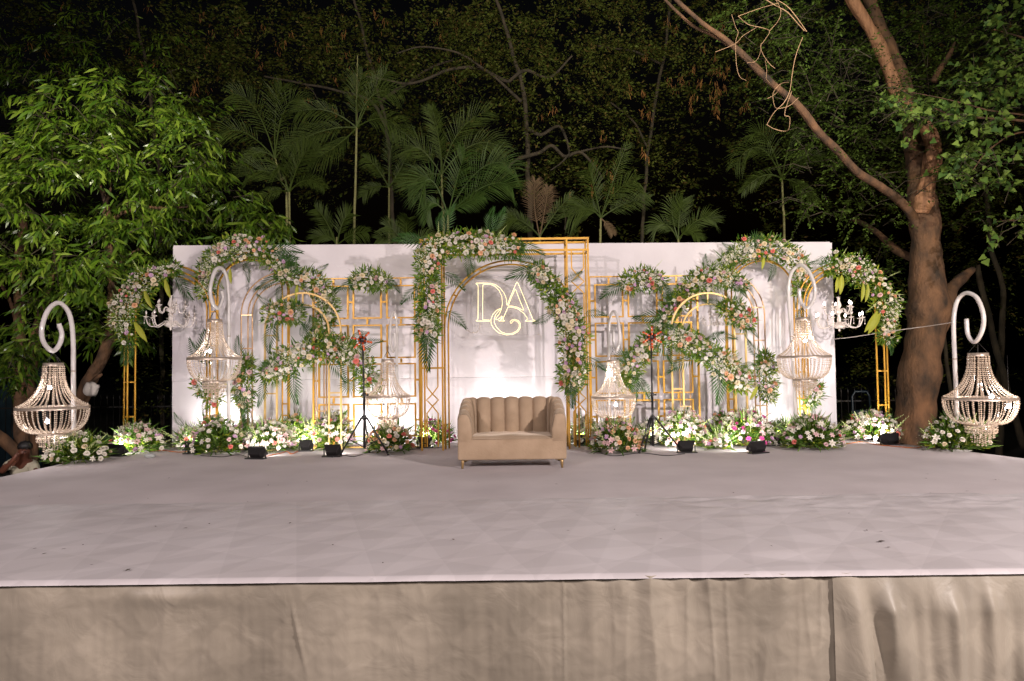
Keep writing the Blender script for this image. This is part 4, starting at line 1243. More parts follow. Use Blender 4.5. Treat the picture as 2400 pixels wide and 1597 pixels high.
# tub path in plan: right arm front, corner, back, corner, left arm front (outer line)
def tub(sd):
    """outer line, sd from 0 to 1 along the U"""
    Lf, rc, Lb = .42, .20, 2 * (W2 - .20)
    arc = math.pi / 2 * rc; tot = 2 * Lf + 2 * arc + Lb
    s = sd * tot
    if s < Lf: return Vector((-W2, 0.0 + s, 0)), Vector((1, 0, 0))
    s -= Lf
    if s < arc:
        a = s / rc; return Vector((-W2 + rc - rc * math.cos(a), Lf + rc * math.sin(a), 0)), Vector((math.cos(a), -math.sin(a), 0))
    s -= arc
    if s < Lb: return Vector((-W2 + rc + s, Lf + rc, 0)), Vector((0, -1, 0))
    s -= Lb
    if s < arc:
        a = s / rc; return Vector((W2 - rc + rc * math.sin(a), Lf + rc * math.cos(a), 0)), Vector((-math.sin(a), -math.cos(a), 0))
    s -= arc
    return Vector((W2, Lf - s, 0)), Vector((-1, 0, 0))
tot = .84 + math.pi * .2 + 2 * (W2 - .2)
cuts = [0, .17 / tot, .31 / tot, .45 / tot]
a0 = .56 / tot; nb = 7
cuts += [a0 + (1 - 2 * a0) * i / nb for i in range(nb + 1)] + [1 - x for x in (.45 / tot, .31 / tot, .17 / tot, 0)]
for ci in range(len(cuts) - 1):
    s0, s1 = cuts[ci], cuts[ci + 1]
    nu, pts = 11, []
    for i in range(nu):
        u = i / (nu - 1); s = s0 + (s1 - s0) * u
        p, nn = tub(s)
        side = min(s, 1 - s) * tot      # distance from the arm front
        h = .640 + .155 * min(1, side / .50) ** .9 + .022 * math.sin(math.pi * s)
        bul = math.sin(math.pi * u) ** .6
        if ci in (0, len(cuts) - 2):    # the arm front swells without a seam
            bul = 1.0 if (u < .5) == (ci == 0) else bul
        th = .080 + .062 * bul
        hh = h + .026 * (bul - .5)
        prof = [(th + .034, .30), (th + .034, .40)]
        for t in (.35, .6, .82): prof.append((th + .034 * (1 - t) + .008, .40 + (hh - .075 - .40) * t))
        for a in (0, 25, 50, 75, 100, 130, 155, 180):
            prof.append((th / 2 + th / 2 * math.cos(R(a)), hh - .065 + .065 * math.sin(R(a))))
        prof += [(-.003 - .006 * bul, h * .55 + .1), (-.002, .30)]
        for (t, z) in prof:
            w_ = p + nn * t + Vector((0, 0, z))
            cr_ = .009 * (1 - abs(noise.noise(Vector((w_.x * 3, w_.y * 5, w_.z * 11))) * 2)) ** 3 if (side < .5 and z > .45) else 0
            pts.append(w_ + nn * (cr_ + .004 * noise.noise(w_ * 9)))
    b = MB(); m_ = len(prof)
    b.quadgrid(pts, nu, m_)
    for k in range(len(b.f)): b.f[k] = tuple(reversed(b.f[k]))
    if ci in (0, len(cuts) - 2):        # puffed, closed front of the arm
        base = 0 if ci == 0 else (nu - 1) * m_
        ring = [b.v[base + q] for q in range(m_)]
        cpt = Vector(((min(v.x for v in ring) + max(v.x for v in ring)) / 2, ring[0].y, .50))
        rings = [base]
        for sc_, dy in ((.96, -.014), (.86, -.024), (.6, -.031), (.25, -.034)):
            rings.append(len(b.v)); b.v += [cpt + (v - cpt) * sc_ + Vector((0, dy, 0)) for v in ring]
        for r0, r1 in zip(rings, rings[1:]):
            for q in range(m_):
                q2 = (q + 1) % m_
                f1 = (r0 + q, r0 + q2, r1 + q2, r1 + q)
                b.f.append(tuple(reversed(f1)) if ci else f1)
        b.f.append(tuple(rings[-1] + q for q in (range(m_) if ci == 0 else reversed(range(m_)))))
    b.build('tufted_channel', V, sofa, local=True)
for sx in (-1, 1):
    for sy, c in ((0.03, 1), (.58, 0)):
        b = MB(); x = sx * (W2 - .055)
        b.tube([(x, sy, .11), (x, sy, .06), (x - sx * -.004, sy, .0)], [.022, .018, .012], 8)
        b.tube([(x, sy, .098), (x - sx * .05, sy, .10), (x - sx * .09, sy, .107)], [.016, .012, .006], 6)
        b.build('leg', M['sofa_leg'] if c else M['black'], sofa, local=True)

# ------------------------------------------------------------------ tripods with foil wheels
def tripod(label, base_px, base_py, head_px, head_py, rot, tips, group='black tripod stands with orange foil wheels'):
    Bp = F(base_px, base_py); Y = Bp.y
    Hd = P(head_px, head_py, Y)
    root = empty('tripod_stand', (Bp.x, Y, 0), label, 'tripod', group)
    m = M['black_metal']
    top = Vector((Hd.x, Y, Hd.z))
    hub = P(base_px, 979, Y); hub.y = Y; hub.x = Bp.x
    b = MB(); b.tube([Vector((Bp.x, Y, .10)), hub + Vector((0, 0, .32))], .0175, 10); b.build('lower_pole', m, root)
    b = MB(); b.tube([hub + Vector((0, 0, .30)), top], .0125, 10); b.build('upper_pole', m, root)
    b = MB(); b.lathe([(.02, -.03), (.036, -.028), (.036, .02), (.024, .03), (.02, .03)], 14, hub); b.build('leg_collar', m, root)
    b = MB(); b.lathe([(.018, -.02), (.026, -.02), (.026, .025), (.018, .03)], 14, hub + Vector((0, 0, .31))); b.tube([hub + Vector((.02, 0, .31)), hub + Vector((.06, -.01, .31))], [.006, .016], 8); b.build('locking_knob', m, root)
    for (dx, dy) in tips:
        f = Vector((Bp.x + dx, Y + dy, .012)); s = hub + Vector((dx, dy, 0)).normalized() * .035
        b = MB(); b.tube([s, f], .013, 8); lg = b.build('leg', m, root)
        b = MB(); b.tube([f + (s - f) * .04, f - Vector((0, 0, .005))], [.017, .018], 8); b.build('rubber_foot', M['black'], lg)
        b = MB(); b.tube([Vector((Bp.x, Y, .11)), f + (s - f) * .42], .007, 6); b.build('brace', m, root)
    b = MB(); b.tube([top + Vector((0, .02, 0)), top + Vector((0, -.035, 0))], .062, 8); b.build('wheel_hub', M['black'], root)
    for i in range(6):
        a = R(rot + i * 60)
        d = Vector((math.sin(a), -.15, math.cos(a))).normalized()
        s = top + Vector((0, -.045, 0)) + d * .035
        b = MB(); b.tube([s, s + d * .115], .0145, 10); c = b.build('foil_cartridge', M['copper'], root)
        b = MB(); b.tube([s + d * .03, s + d * .042], .0152, 10); b.tube([s + d * .08, s + d * .086], .0152, 10); b.build('silver_band', M['foil_band'], c)
tripod('black tripod with an orange foil wheel standing left of the sofa', 854, 1068, 850, 798, -16, [(-.33, -.03), (.34, -.03), (.01, .28)])
tripod('black tripod with an orange foil wheel standing right of the sofa', 1531, 1063, 1526, 791, 0, [(-.20, -.04), (.41, .03), (-.06, .28)])

# ------------------------------------------------------------------ floodlights on the floor
def floodlight(label, px, py, wpx, rz, power, tilt=38, aim_up=.75, visible=True):
    p = F(px, py)
    if p.y > 10.35: p = p * (10.35 / p.y)
    k = p.y / FPX; W = wpx * k * .9
    root = empty('floodlight', (p.x, p.y, 0.0), label, 'floodlight', 'black floodlights along the back of the stage', rotz=rz)
    b = MB(); b.box((0, .0, .008), (W * 1.15, .10, .016)); b.build('base_plate', M['black'], root, smooth=False, local=True)
    # housing: frustum whose wide lit face looks up and away from the audience
    T = Matrix.Rotation(R(-(90 - tilt)), 3, 'X')
    cz = Vector((0, .03, .088))
    b = MB()
    hw, hh = W / 2, .070
    v = [Vector((sx * hw * .62, sy * hh * .6, -.075)) for sx, sy in ((-1,-1),(1,-1),(1,1),(-1,1))] + \
        [Vector((sx * hw, sy * hh, .02)) for sx, sy in ((-1,-1),(1,-1),(1,1),(-1,1))] + \
        [Vector((sx * hw, sy * hh, .038)) for sx, sy in ((-1,-1),(1,-1),(1,1),(-1,1))] + \
        [Vector((sx * hw * .9, sy * hh * .86, .036)) for sx, sy in ((-1,-1),(1,-1),(1,1),(-1,1))]
    b.v = [cz + T @ q for q in v]
    for i in range(4):
        j = (i + 1) % 4
        b.f += [(i, j, 4 + j, 4 + i), (4 + i, 4 + j, 8 + j, 8 + i), (8 + i, 8 + j, 12 + j, 12 + i)]
    b.f.append((3, 2, 1, 0)); b.build('housing', M['black'], root, smooth=False, local=True)
    b = MB(); b.v = [cz + T @ Vector((sx * hw * .9, sy * hh * .86, .034)) for sx, sy in ((-1,-1),(1,-1),(1,1),(-1,1))]; b.f = [(0, 1, 2, 3)]
    b.build('lit_lens', M['lens'], root, smooth=False, local=True)
    for s in (-1, 1):
        b = MB(); b.tube([(s * hw * 1.04, .02, .01), (s * hw * 1.04, .03, .11)], .008, 6); b.build('bracket', M['black'], root, local=True)
    Rz = Matrix.Rotation(rz, 3, 'Z')
    lp = Vector((p.x, p.y, 0)) + Rz @ (cz + T @ Vector((0, .02, .07)))
    d = Rz @ Vector((0, math.cos(R(tilt)) , math.sin(R(tilt)) * aim_up + .15))
    lamp('floodlight_beam', 'AREA', lp, lp + d, power, (1.0, .97, .91), .16, 165)
    return root
FLP = 15
floodlight('black floodlight before the bouquet at the far left end arch, turned to the right', 268, 1069, 56, -.35, FLP * .8)
floodlight('black floodlight behind the left leafy bouquet, hugging the wall', 446, 1042, 30, .1, FLP * 1.7)
floodlight('black floodlight at the front left edge of the leafy lily bouquet', 452, 1064, 40, .1, FLP * .6)
floodlight('small black floodlight half hidden between the left bouquets', 577, 1046, 30, 0, FLP * 1.5)
floodlight('black floodlight standing farthest forward on the left, tilted to the right', 600, 1076, 46, -.15, FLP * .7)
floodlight('black floodlight glowing inside the yellow-green bouquet', 716, 1058, 34, 0, FLP * .8)
floodlight('black floodlight beside the left foot of the left tripod', 778, 1071, 42, .0, FLP * .8)
floodlight('small black floodlight before the bouquet just left of the sofa', 996, 1050, 38, .0, FLP * 1.5)
floodlight('black floodlight before the bouquet just right of the sofa', 1366, 1043, 40, .1, FLP * 1.6)
floodlight('black floodlight beside the right foot of the right tripod', 1610, 1062, 44, .05, FLP * 1.1)
floodlight('black floodlight turned left in front of the magenta bouquet', 1778, 1063, 50, .45, FLP * 1.1)
floodlight('small black floodlight at the right rim of the magenta bouquet', 1826, 1040, 24, -.3, FLP * 2.4)
floodlight('black floodlight before the white bouquet at the far right end arch', 2088, 1043, 58, .35, FLP * .8)
floodlight('floodlight on the floor behind the sofa, washing the middle of the wall', 1190, 1046, 40, 0, FLP * 1.4, 50)
floodlight('floodlight hidden behind the bouquet under the small left bead chandelier', 872, 1044, 32, 0, FLP * 1.3, 52)
floodlight('floodlight hidden behind the low bouquet left of the right tripod', 1540, 1044, 32, 0, FLP * 1.4, 52)
floodlight('floodlight hidden behind the bouquet of the right hook stand', 1895, 1042, 32, 0, FLP * 1.4, 52)
floodlight('floodlight hidden behind the leafy lily bouquet of the left hook stand', 505, 1046, 32, 0, FLP * 1.3, 52)

# ------------------------------------------------------------------ cables, rope, litter
def wire(name, label, cat, pts, r, m, group=None):
    b = MB(); p = smooth_path([tuple(q) for q in pts], max(16, len(pts) * 8))
    b.tube([Vector(q) for q in p], r, 5); o = b.build(name, m); tag(o, label, cat, group); return o
def FZ(px, py, z=.008): return F(px, py, z)
wire('power_cable', 'orange cable curling on the stage floor between two left floodlights', 'cable', [FZ(*q) for q in ((622, 1070), (640, 1066), (660, 1062), (672, 1058), (682, 1064), (694, 1060), (704, 1054))], .006, M['orange_cord'])
wire('power_cable', 'thin orange cable along the back edge left of the leafy lily bouquet', 'cable', [FZ(*q) for q in ((350, 1058), (380, 1056), (420, 1060), (450, 1056))], .007, M['orange_cord'])
wire('power_cable', 'black cable running right from the magenta bouquet to the right hook stand', 'cable', [FZ(*q) for q in ((1660, 1042), (1700, 1040), (1750, 1046), (1830, 1044), (1890, 1040), (1930, 1044))], .006, M['black'])
wire('power_cable', 'brown cable snaking across the floor below the far right white bouquet', 'cable', [FZ(*q) for q in ((1975, 1042), (2020, 1036), (2050, 1042), (2090, 1046), (2140, 1050), (2160, 1048))], .006, M['orange_cord'])
wire('rope', 'white guy rope from the right wall end to the front right hook stand', 'rope', [P(1957, 795, 11.1), P(2000, 790, 10.9), P(2100, 775, 10.2), P(2180, 764, 9.7), P(2234, 756, 9.33)], .006, M['rope'])
wire('power_cable', 'black cable trailing forward from the floodlight at the left tripod foot', 'cable', [FZ(*q) for q in ((778, 1072), (800, 1066), (830, 1070), (870, 1060), (930, 1056), (985, 1052))], .005, M['black'])
wire('power_cable', 'black cable along the floor linking the two left leafy bouquets', 'cable', [FZ(*q) for q in ((470, 1068), (520, 1071), (560, 1066), (585, 1074))], .005, M['black'])
wire('power_cable', 'black cable between the right tripod and the small right bead chandelier', 'cable', [FZ(*q) for q in ((1375, 1046), (1430, 1068), (1500, 1062), (1560, 1068), (1605, 1064))], .005, M['black'])
def wrap(label, px, py, s):
    p = F(px, py); b = MB(); pts = []
    for i in range(7):
        for j in range(10):
            a = 2 * math.pi * j / 10; e = math.pi * i / 6
            rr = s * (1 + .45 * noise.noise(Vector((i * 1.7, j * 1.3, px))))
            pts.append(p + Vector((rr * 1.4 * math.sin(e) * math.cos(a), rr * math.sin(e) * math.sin(a), s * .55 + rr * .55 * math.cos(e))))
    b.quadgrid(pts, 7, 10, closev=True); o = b.build('plastic_wrap', M['wrap'], None, smooth=False); tag(o, label, 'plastic wrap'); return o
wrap('crumpled clear plastic lying just left of the sofa', 1030, 1050, .05)
wrap('crumpled clear plastic on the floor right of the far left bouquet', 352, 1074, .055)
b = MB(); b.v = [Vector(v) for v in ((-.5,0,0),(-.2,.22,.04),(.2,.24,.06),(.55,.02,.02),(.2,-.2,.05),(-.2,-.18,.03))]; b.f = [(0,1,5),(1,2,4,5),(2,3,4)]
for k in range(len(b.f)): b.f[k] = tuple(reversed(b.f[k]))
LF = b.mesh('fallen_leaf', M['trousers'], smooth=False)
lm = M['fallen'] = mat('dead_leaf', (.06, .035, .02), (.03, .02, .012), rough=.8); LF.materials[0] = lm
def leaf(px, py, s, rot, label, grp=None, lift=None):
    lift = lift or (.021 if py > 1185 else .006)
    o = link('fallen_leaf', LF, None, F(px, py, lift), (0, 0, rot), s); tag(o, label, 'leaf', grp)
leaf(2066, 1269, .052, .1, 'dark oval leaf lying alone on the right half of the front cloth')
leaf(300, 1336, .042, 1.4, 'curled dark leaf near the front edge at the left of the front cloth')
leaf(1990, 1263 - 60, .02, .6, 'small dead leaf on the right half of the front cloth just below the seam')
for i in range(44):
    px = random.uniform(20, 2380); py = random.uniform(1110, 1325)
    if py > 1170: px = px if random.random() < .6 else px * .5
    leaf(px, py, random.uniform(.018, .034), random.random() * 6, 'tiny dead leaf fallen on the stage cloth', 'tiny dead leaves scattered over the stage cloth')

# ------------------------------------------------------------------ seated person beyond the left edge
def skin_body(name, verts, edges, m, parent, sub=2):
    me = bpy.data.meshes.new(name)
    me.from_pydata([tuple(Vector(v[:3])) for v in verts], edges, [])
    me.materials.append(m)
    o = link(name, me, parent)
    sm = o.modifiers.new('skin', 'SKIN')
    sm.use_smooth_shade = True
    sv = me.skin_vertices[0].data
    for i, v in enumerate(verts):
        r = v[3]; r2 = v[4] if len(v) > 4 else r
        sv[i].radius = (r, r2)
        sv[i].use_root = (i == 0)
    ss = o.modifiers.new('sub', 'SUBSURF'); ss.levels = sub; ss.render_levels = sub
    return o
PY = 9.5
hd = P(55, 1055, PY)
person = empty('person', (hd.x - .02, PY + .1, -1.25), 'person in off-white shirt sitting beyond the left stage edge, hand raised to face', 'person')
L0 = person.location
def q_(px, py, dy, r, r2=None):
    p = P(px, py, PY + dy) - L0
    return (p.x, p.y, p.z, r) if r2 is None else (p.x, p.y, p.z, r, r2)
pel = Vector((.0, .12, .52))
sh = P(52, 1088, PY + .08) - L0
body_v = [(pel.x, pel.y, pel.z, .15, .13), (sh.x * .5, .14, (pel.z + sh.z) / 2, .15, .12), (sh.x, sh.y, sh.z - .04, .13, .10),
          q_(54, 1074, .03, .055), q_(56, 1060, .0, .085, .095), q_(58, 1050, -.01, .075, .088),
          q_(22, 1086, .05, .06), q_(2, 1108, -.10, .045), q_(28, 1082, -.16, .033), q_(38, 1070, -.15, .035, .022),
          q_(78, 1092, .08, .06), q_(88, 1120, -.02, .045), q_(70, 1140, -.18, .035), (.10, -.28, .60, .035, .022),
          (-.13, -.25, .55, .085), (-.16, -.32, .12, .055), (-.16, -.42, .05, .04), (.18, -.28, .55, .085), (.2, -.33, .12, .055), (.2, -.45, .05, .04)]
hand = body_v[9]
fing = []
for i, (ax, az) in enumerate(((.020, .055), (.030, .05), (.037, .04), (.04, .028), (.0, .045))):
    fing.append((hand[0] + ax * .5, hand[1] - .012 + .006 * i, hand[2] + az * .6, .009)); fing.append((hand[0] + ax, hand[1] - .004 + .006 * i, hand[2] + az, .008))
n0 = len(body_v); body_v += fing
ed = [(0, 1), (1, 2), (2, 3), (3, 4), (4, 5), (2, 6), (6, 7), (7, 8), (8, 9), (2, 10), (10, 11), (11, 12), (12, 13), (0, 14), (14, 15), (15, 16), (0, 17), (17, 18), (18, 19)]
for i in range(5): ed += [(9, n0 + 2 * i), (n0 + 2 * i, n0 + 2 * i + 1)]
skin_body('body', body_v, ed, M['skin'], person, 1)
sv_ = [(pel.x, pel.y, pel.z, .175, .155), (sh.x * .5, .14, (pel.z + sh.z) / 2, .185, .15), (sh.x, sh.y, sh.z - .05, .165, .13), (sh.x, sh.y, sh.z + .03, .09, .08), q_(22, 1087, .05, .082), q_(10, 1098, -.03, .075), q_(78, 1092, .08, .085), q_(86, 1112, .02, .075)]
skin_body('shirt', sv_, [(0, 1), (1, 2), (2, 3), (2, 4), (4, 5), (2, 6), (6, 7)], M['shirt'], person, 1)
tv_ = [(pel.x, pel.y, pel.z, .17, .14), (-.13, -.25, .55, .10), (-.16, -.32, .15, .075), (.18, -.28, .55, .10), (.2, -.33, .15, .075)]
skin_body('trousers', tv_, [(0, 1), (1, 2), (0, 3), (3, 4)], M['trousers'], person, 1)
hc = P(57, 1049, PY + .02) - L0
b = MB(); b.lathe([(0.0, .075), (.05, .062), (.082, .03), (.092, 0), (.09, -.03), (.075, -.045)], 16, (hc.x, hc.y + .015, hc.z + .02)); b.build('hair', M['hair'], person, local=True)
fc = P(57, 1056, PY - .09) - L0
for (dx, dz, r) in ((-.03, .02, .011), (.03, .02, .011)):
    b = MB(); b.lathe([(0, r), (r, 0), (0, -r)], 8, (fc.x + dx, fc.y + .012, fc.z + dz)); b.build('eye', M['hair'], person, local=True)
b = MB(); b.tube([(fc.x, fc.y + .01, fc.z + .02), (fc.x, fc.y - .012, fc.z - .012), (fc.x, fc.y + .005, fc.z - .02)], [.007, .014, .008], 6); b.build('nose', M['skin'], person, local=True)
b = MB(); b.tube([(fc.x - .022, fc.y + .012, fc.z - .042), (fc.x, fc.y + .002, fc.z - .044), (fc.x + .022, fc.y + .012, fc.z - .042)], .005, 6); b.build('mouth', M['skin'], person, local=True)
b = MB(); b.box((L0.x + pel.x, L0.y + .1, -1.03), (.46, .42, .44)); o = b.build('crate', M['iron'], None, smooth=False); tag(o, 'dark box the seated man uses as a stool', 'box')

# ------------------------------------------------------------------ trees
def branch_obj(name, polys, m, parent, amp=0.0):
    """polys: list of lists (px,py,rpx,Y); each polyline is an object of its own"""
    for k, pl in enumerate(polys):
        n = max(6, len(pl) * (14 if pl[0][2] > 6 else 12))
        p = smooth_path(pl, n)
        pts, rs = [], []
        for i, q in enumerate(p):
            w = P(q[0], q[1], q[3])
            if amp: w += Vector(noise.noise_vector(w * 1.7)) * amp
            pts.append(w); rs.append(max(.003, q[2] * q[3] / FPX * (1 + (.22 * noise.noise(w * 2.6) if q[2] > 6 else 0))))
        b = MB(); b.tube(pts, rs, 22 if pl[0][2] > 12 else (9 if pl[0][2] > 3 else 5))
        if pl[0][2] > 12:
            ns = 22
            for i in range(len(pts)):
                for j in range(ns):
                    v = b.v[i * ns + j]; dv = v - pts[i]
                    rid = 1 - abs(noise.noise(Vector((j * .9, v.z * .8, k * 5.0)))) * 2
                    b.v[i * ns + j] = pts[i] + dv * (1 + .10 * rid + .09 * noise.noise(v * 5))
        b.build(name if (k == 0 or name != 'trunk') else 'branch', m, parent)

def clusters(regions, K, leaf_sz, twig_len, droop, tmpl, m, parent, name='crown', spread=.7, flat=.35, twigs=None, jitter=.03, thr=-.16):
    Cs, Ls = [], []
    for (cx, cy, rx, ry, n, y0, y1) in regions:
        a = rng.uniform(0, 2 * math.pi, n); q = rng.uniform(0, 1, n) ** .55
        X = cx + np.cos(a) * q * rx; Y_ = cy + np.sin(a) * q * ry
        Yd = rng.uniform(y0, y1, n)
        for x, y, d in zip(X, Y_, Yd):
            # clumpy: drop points in the gaps of a 3-D noise
            if noise.noise(Vector((x * .014, y * .020, d * .6))) < thr: continue
            Cs.append(P(x, y, d))
            o = np.array([x - cx, -(y - cy)]) / (abs(rx) + abs(ry))
            Ls.append((o[0] * 1.2 + random.gauss(0, .6), random.gauss(-.25, .5), o[1] * .5 + random.gauss(.05, .3)))
    N = len(Cs); Cs = np.array(Cs); T = nrm(np.array(Ls))
    L = twig_len * rng.uniform(.6, 1.3, N)
    t = np.linspace(.05, 1, K)
    sag = (t ** 2)[None, :, None] * np.array([0, 0, -.25]) * L[:, None, None]
    pos = Cs[:, None, :] + T[:, None, :] * (t[None, :, None] * L[:, None, None]) + sag
    up = np.array([0, 0, 1.0]); S = nrm(np.cross(T, up))
    sgn = np.where(np.arange(K) % 2 == 0, 1.0, -1.0)[None, :, None]
    d = T[:, None, :] * .6 + S[:, None, :] * sgn * spread + np.array([0, 0, -droop]) + rng.normal(size=(N, K, 3)) * .22
    nn = np.array([0, 0, 1.0]) + rng.normal(size=(N, K, 3)) * flat + S[:, None, :] * sgn * .2
    pos = pos + rng.normal(size=pos.shape) * jitter
    sz = leaf_sz * rng.uniform(.42, 1.28, (N, K))
    o = cloud(name, tmpl, pos.reshape(-1, 3), d.reshape(-1, 3), nn.reshape(-1, 3), sz.reshape(-1), m, parent)
    if twigs:
        b = MB()
        for i in range(0, N, twigs):
            c = Vector(Cs[i]); e = c + Vector(T[i]) * float(L[i]) * .8 - Vector((0, 0, .25 * float(L[i]) * .7))
            b.tube([c - Vector(T[i]) * .25 + Vector((0, 0, -.1)), c, e], [.008, .006, .003], 4)
        b.build('twigs', M['bark_dim'], parent)['kind'] = 'stuff'
    return o

# bright tree on the left
t1 = empty('broadleaf_tree', P(250, 1150, 11.9), 'brightly lit tree with long drooping green leaves filling the left side behind the stage', 'tree')
t1.location.z = -1.25
branch_obj('trunk', [[(150, 1250, 18, 12.2), (175, 1000, 17, 12.2), (205, 905, 15, 12.1), (240, 835, 13, 12.0), (262, 760, 11, 12.0), (262, 640, 9, 11.9), (252, 520, 7.5, 11.8), (246, 470, 5.5, 11.7), (230, 428, 4, 11.6)],
                     [(256, 522, 6, 11.8), (285, 500, 5, 11.7), (330, 490, 4.5, 11.6), (385, 490, 3.5, 11.5), (440, 485, 2, 11.4)],
                     [(246, 480, 4, 11.7), (258, 440, 3, 11.6), (256, 390, 2.2, 11.5), (235, 330, 1.5, 11.4)],
                     [(212, 900, 5, 12.0), (230, 886, 4, 11.9), (238, 880, 2.5, 11.9)],
                     [(262, 640, 4, 11.9), (300, 600, 3, 11.8), (350, 575, 2, 11.7)]], M['bark'], t1, .03)
clusters([(250, 330, 230, 150, 620, 10.9, 12.6), (120, 400, 170, 130, 420, 10.7, 12.4), (330, 440, 190, 110, 340, 11.0, 12.6), (480, 470, 120, 90, 170, 11.4, 12.6), (560, 530, 90, 45, 120, 11.6, 12.5),
          (110, 600, 150, 130, 420, 10.9, 12.6), (260, 620, 130, 110, 240, 11.2, 12.6), (90, 760, 130, 100, 230, 10.9, 12.2), (250, 760, 90, 70, 90, 11.3, 12.4), (40, 860, 60, 50, 60, 11, 12), (330, 230, 110, 80, 120, 11.6, 12.8)],
         13, .21, .36, .62, LANCE, M['leaf_bright'], t1, twigs=2, thr=.12, flat=.75)
# second, dimmer left tree with stems beyond
t2 = empty('broadleaf_tree', P(50, 1150, 13.0), 'dimmer tree with two upright trunks behind the big front left bead chandelier', 'tree'); t2.location.z = -1.25
branch_obj('trunk', [[(60, 1200, 22, 12.8), (52, 1030, 16, 12.8), (47, 900, 13, 12.9), (48, 780, 11, 13.0), (42, 640, 9, 13.1), (60, 480, 7, 13.2)],
                     [(75, 1190, 16, 13.0), (70, 1000, 14, 13.0), (72, 900, 12, 13.0), (84, 800, 10, 13.1), (120, 650, 7, 13.2), (150, 500, 5, 13.3)],
                     [(-40, 1000, 14, 12.4), (10, 1035, 13, 12.5), (45, 1065, 12, 12.6)],
                     [(-30, 400, 10, 12.4), (10, 385, 7, 12.3), (60, 360, 4, 12.2)],
                     [(48, 780, 6, 13.0), (20, 700, 4, 13), (-20, 640, 3, 13)]], M['bark'], t2, .04)
clusters([(80, 200, 190, 130, 230, 13.0, 15.0), (200, 120, 260, 90, 200, 13.5, 15.5), (60, 480, 120, 200, 190, 12.9, 14.2), (420, 330, 120, 110, 140, 13.2, 14.8), (470, 560, 160, 60, 120, 12.8, 14.0), (250, 540, 200, 100, 160, 12.8, 14.2)],
         12, .17, .45, .5, LANCE, M['leaf_bright'], t2, twigs=4, thr=.05)

# big tree on the right
t3 = empty('big_tree', P(2136, 1150, 12.2), 'big bare-trunked tree on the right with one long limb reaching left', 'tree'); t3.location.z = -1.25
branch_obj('trunk', [[(2105, 1300, 60, 12.0), (2118, 1150, 50, 12.0), (2136, 1040, 42, 12.0), (2150, 940, 38, 12.0), (2164, 820, 38, 12.0), (2176, 720, 40, 12.0), (2173, 640, 33, 12.0), (2169, 560, 31, 12.0), (2165, 500, 30, 12.0), (2160, 455, 28, 12.0), (2150, 400, 23, 12.15), (2142, 330, 20, 12.3), (2122, 220, 19, 12.4), (2090, 130, 18, 12.5), (2060, 70, 16, 12.6), (2030, -30, 14, 12.7)]], M['bark'], t3, .02)
branch_obj('limb', [[(2160, 500, 26, 11.95), (2170, 440, 20, 11.85), (2184, 380, 18, 11.8), (2185, 335, 17, 11.75), (2168, 295, 15, 11.75), (2142, 262, 15, 11.8), (2108, 228, 15, 11.85), (2085, 170, 14, 11.9), (2062, 110, 13, 11.95), (2030, 55, 12, 12.0), (1998, 0, 12, 12.0), (1975, -50, 12, 12.0)]], M['bark_pale'], t3, .015)
branch_obj('limb', [[(a_, c_, w_ * .70, d_) for a_, c_, w_, d_ in q_z] for q_z in [[(2150, 530, 18, 11.95), (2128, 492, 14, 11.8), (2100, 462, 13, 11.6), (2062, 438, 12, 11.3), (2010, 402, 12, 11.0), (1962, 354, 11.5, 10.7), (1915, 305, 11, 10.4), (1868, 245, 11, 10.2), (1806, 193, 10.5, 10.0), (1762, 150, 10, 9.9), (1722, 112, 10, 9.8), (1690, 84, 8, 9.7), (1645, 52, 7, 9.6), (1590, 5, 6.5, 9.5), (1560, -30, 6, 9.4)],
                    [(1712, 108, 7, 9.8), (1670, 82, 6, 9.8), (1625, 62, 5, 9.8), (1590, 30, 5, 9.8), (1540, -20, 4, 9.8)]]], M['bark'], t3, .02)
branch_obj('limb', [[(2175, 790, 30, 12.0), (2204, 725, 26, 12.1), (2226, 682, 17, 12.3), (2252, 652, 11, 12.4), (2280, 630, 6, 12.5)],
                    [(2190, 190, 7, 12.6), (2206, 160, 7, 12.7), (2228, 125, 5, 12.8), (2238, 100, 2, 12.9)],
                    [(2150, 610, 9, 12.4), (2100, 585, 9, 13.0), (2050, 540, 7, 13.5), (2000, 515, 5, 14)]], M['bark'], t3, .02)
clusters([(2020, 420, 190, 110, 300, 11.2, 13.5), (1930, 200, 170, 120, 240, 10.5, 13.5), (2010, 250, 150, 130, 280, 11.2, 13.8), (2250, 120, 170, 120, 260, 12.4, 14.5), (2080, 60, 240, 70, 220, 12.4, 14.5), (2070, 640, 70, 60, 70, 12.5, 13.5), (2250, 330, 150, 200, 240, 12.8, 14.5), (1800, 60, 100, 70, 90, 10.4, 12.5)],
         26, .062, .50, .25, DIAM, M['leaf_acacia'], t3, spread=.75, twigs=3, jitter=.012)
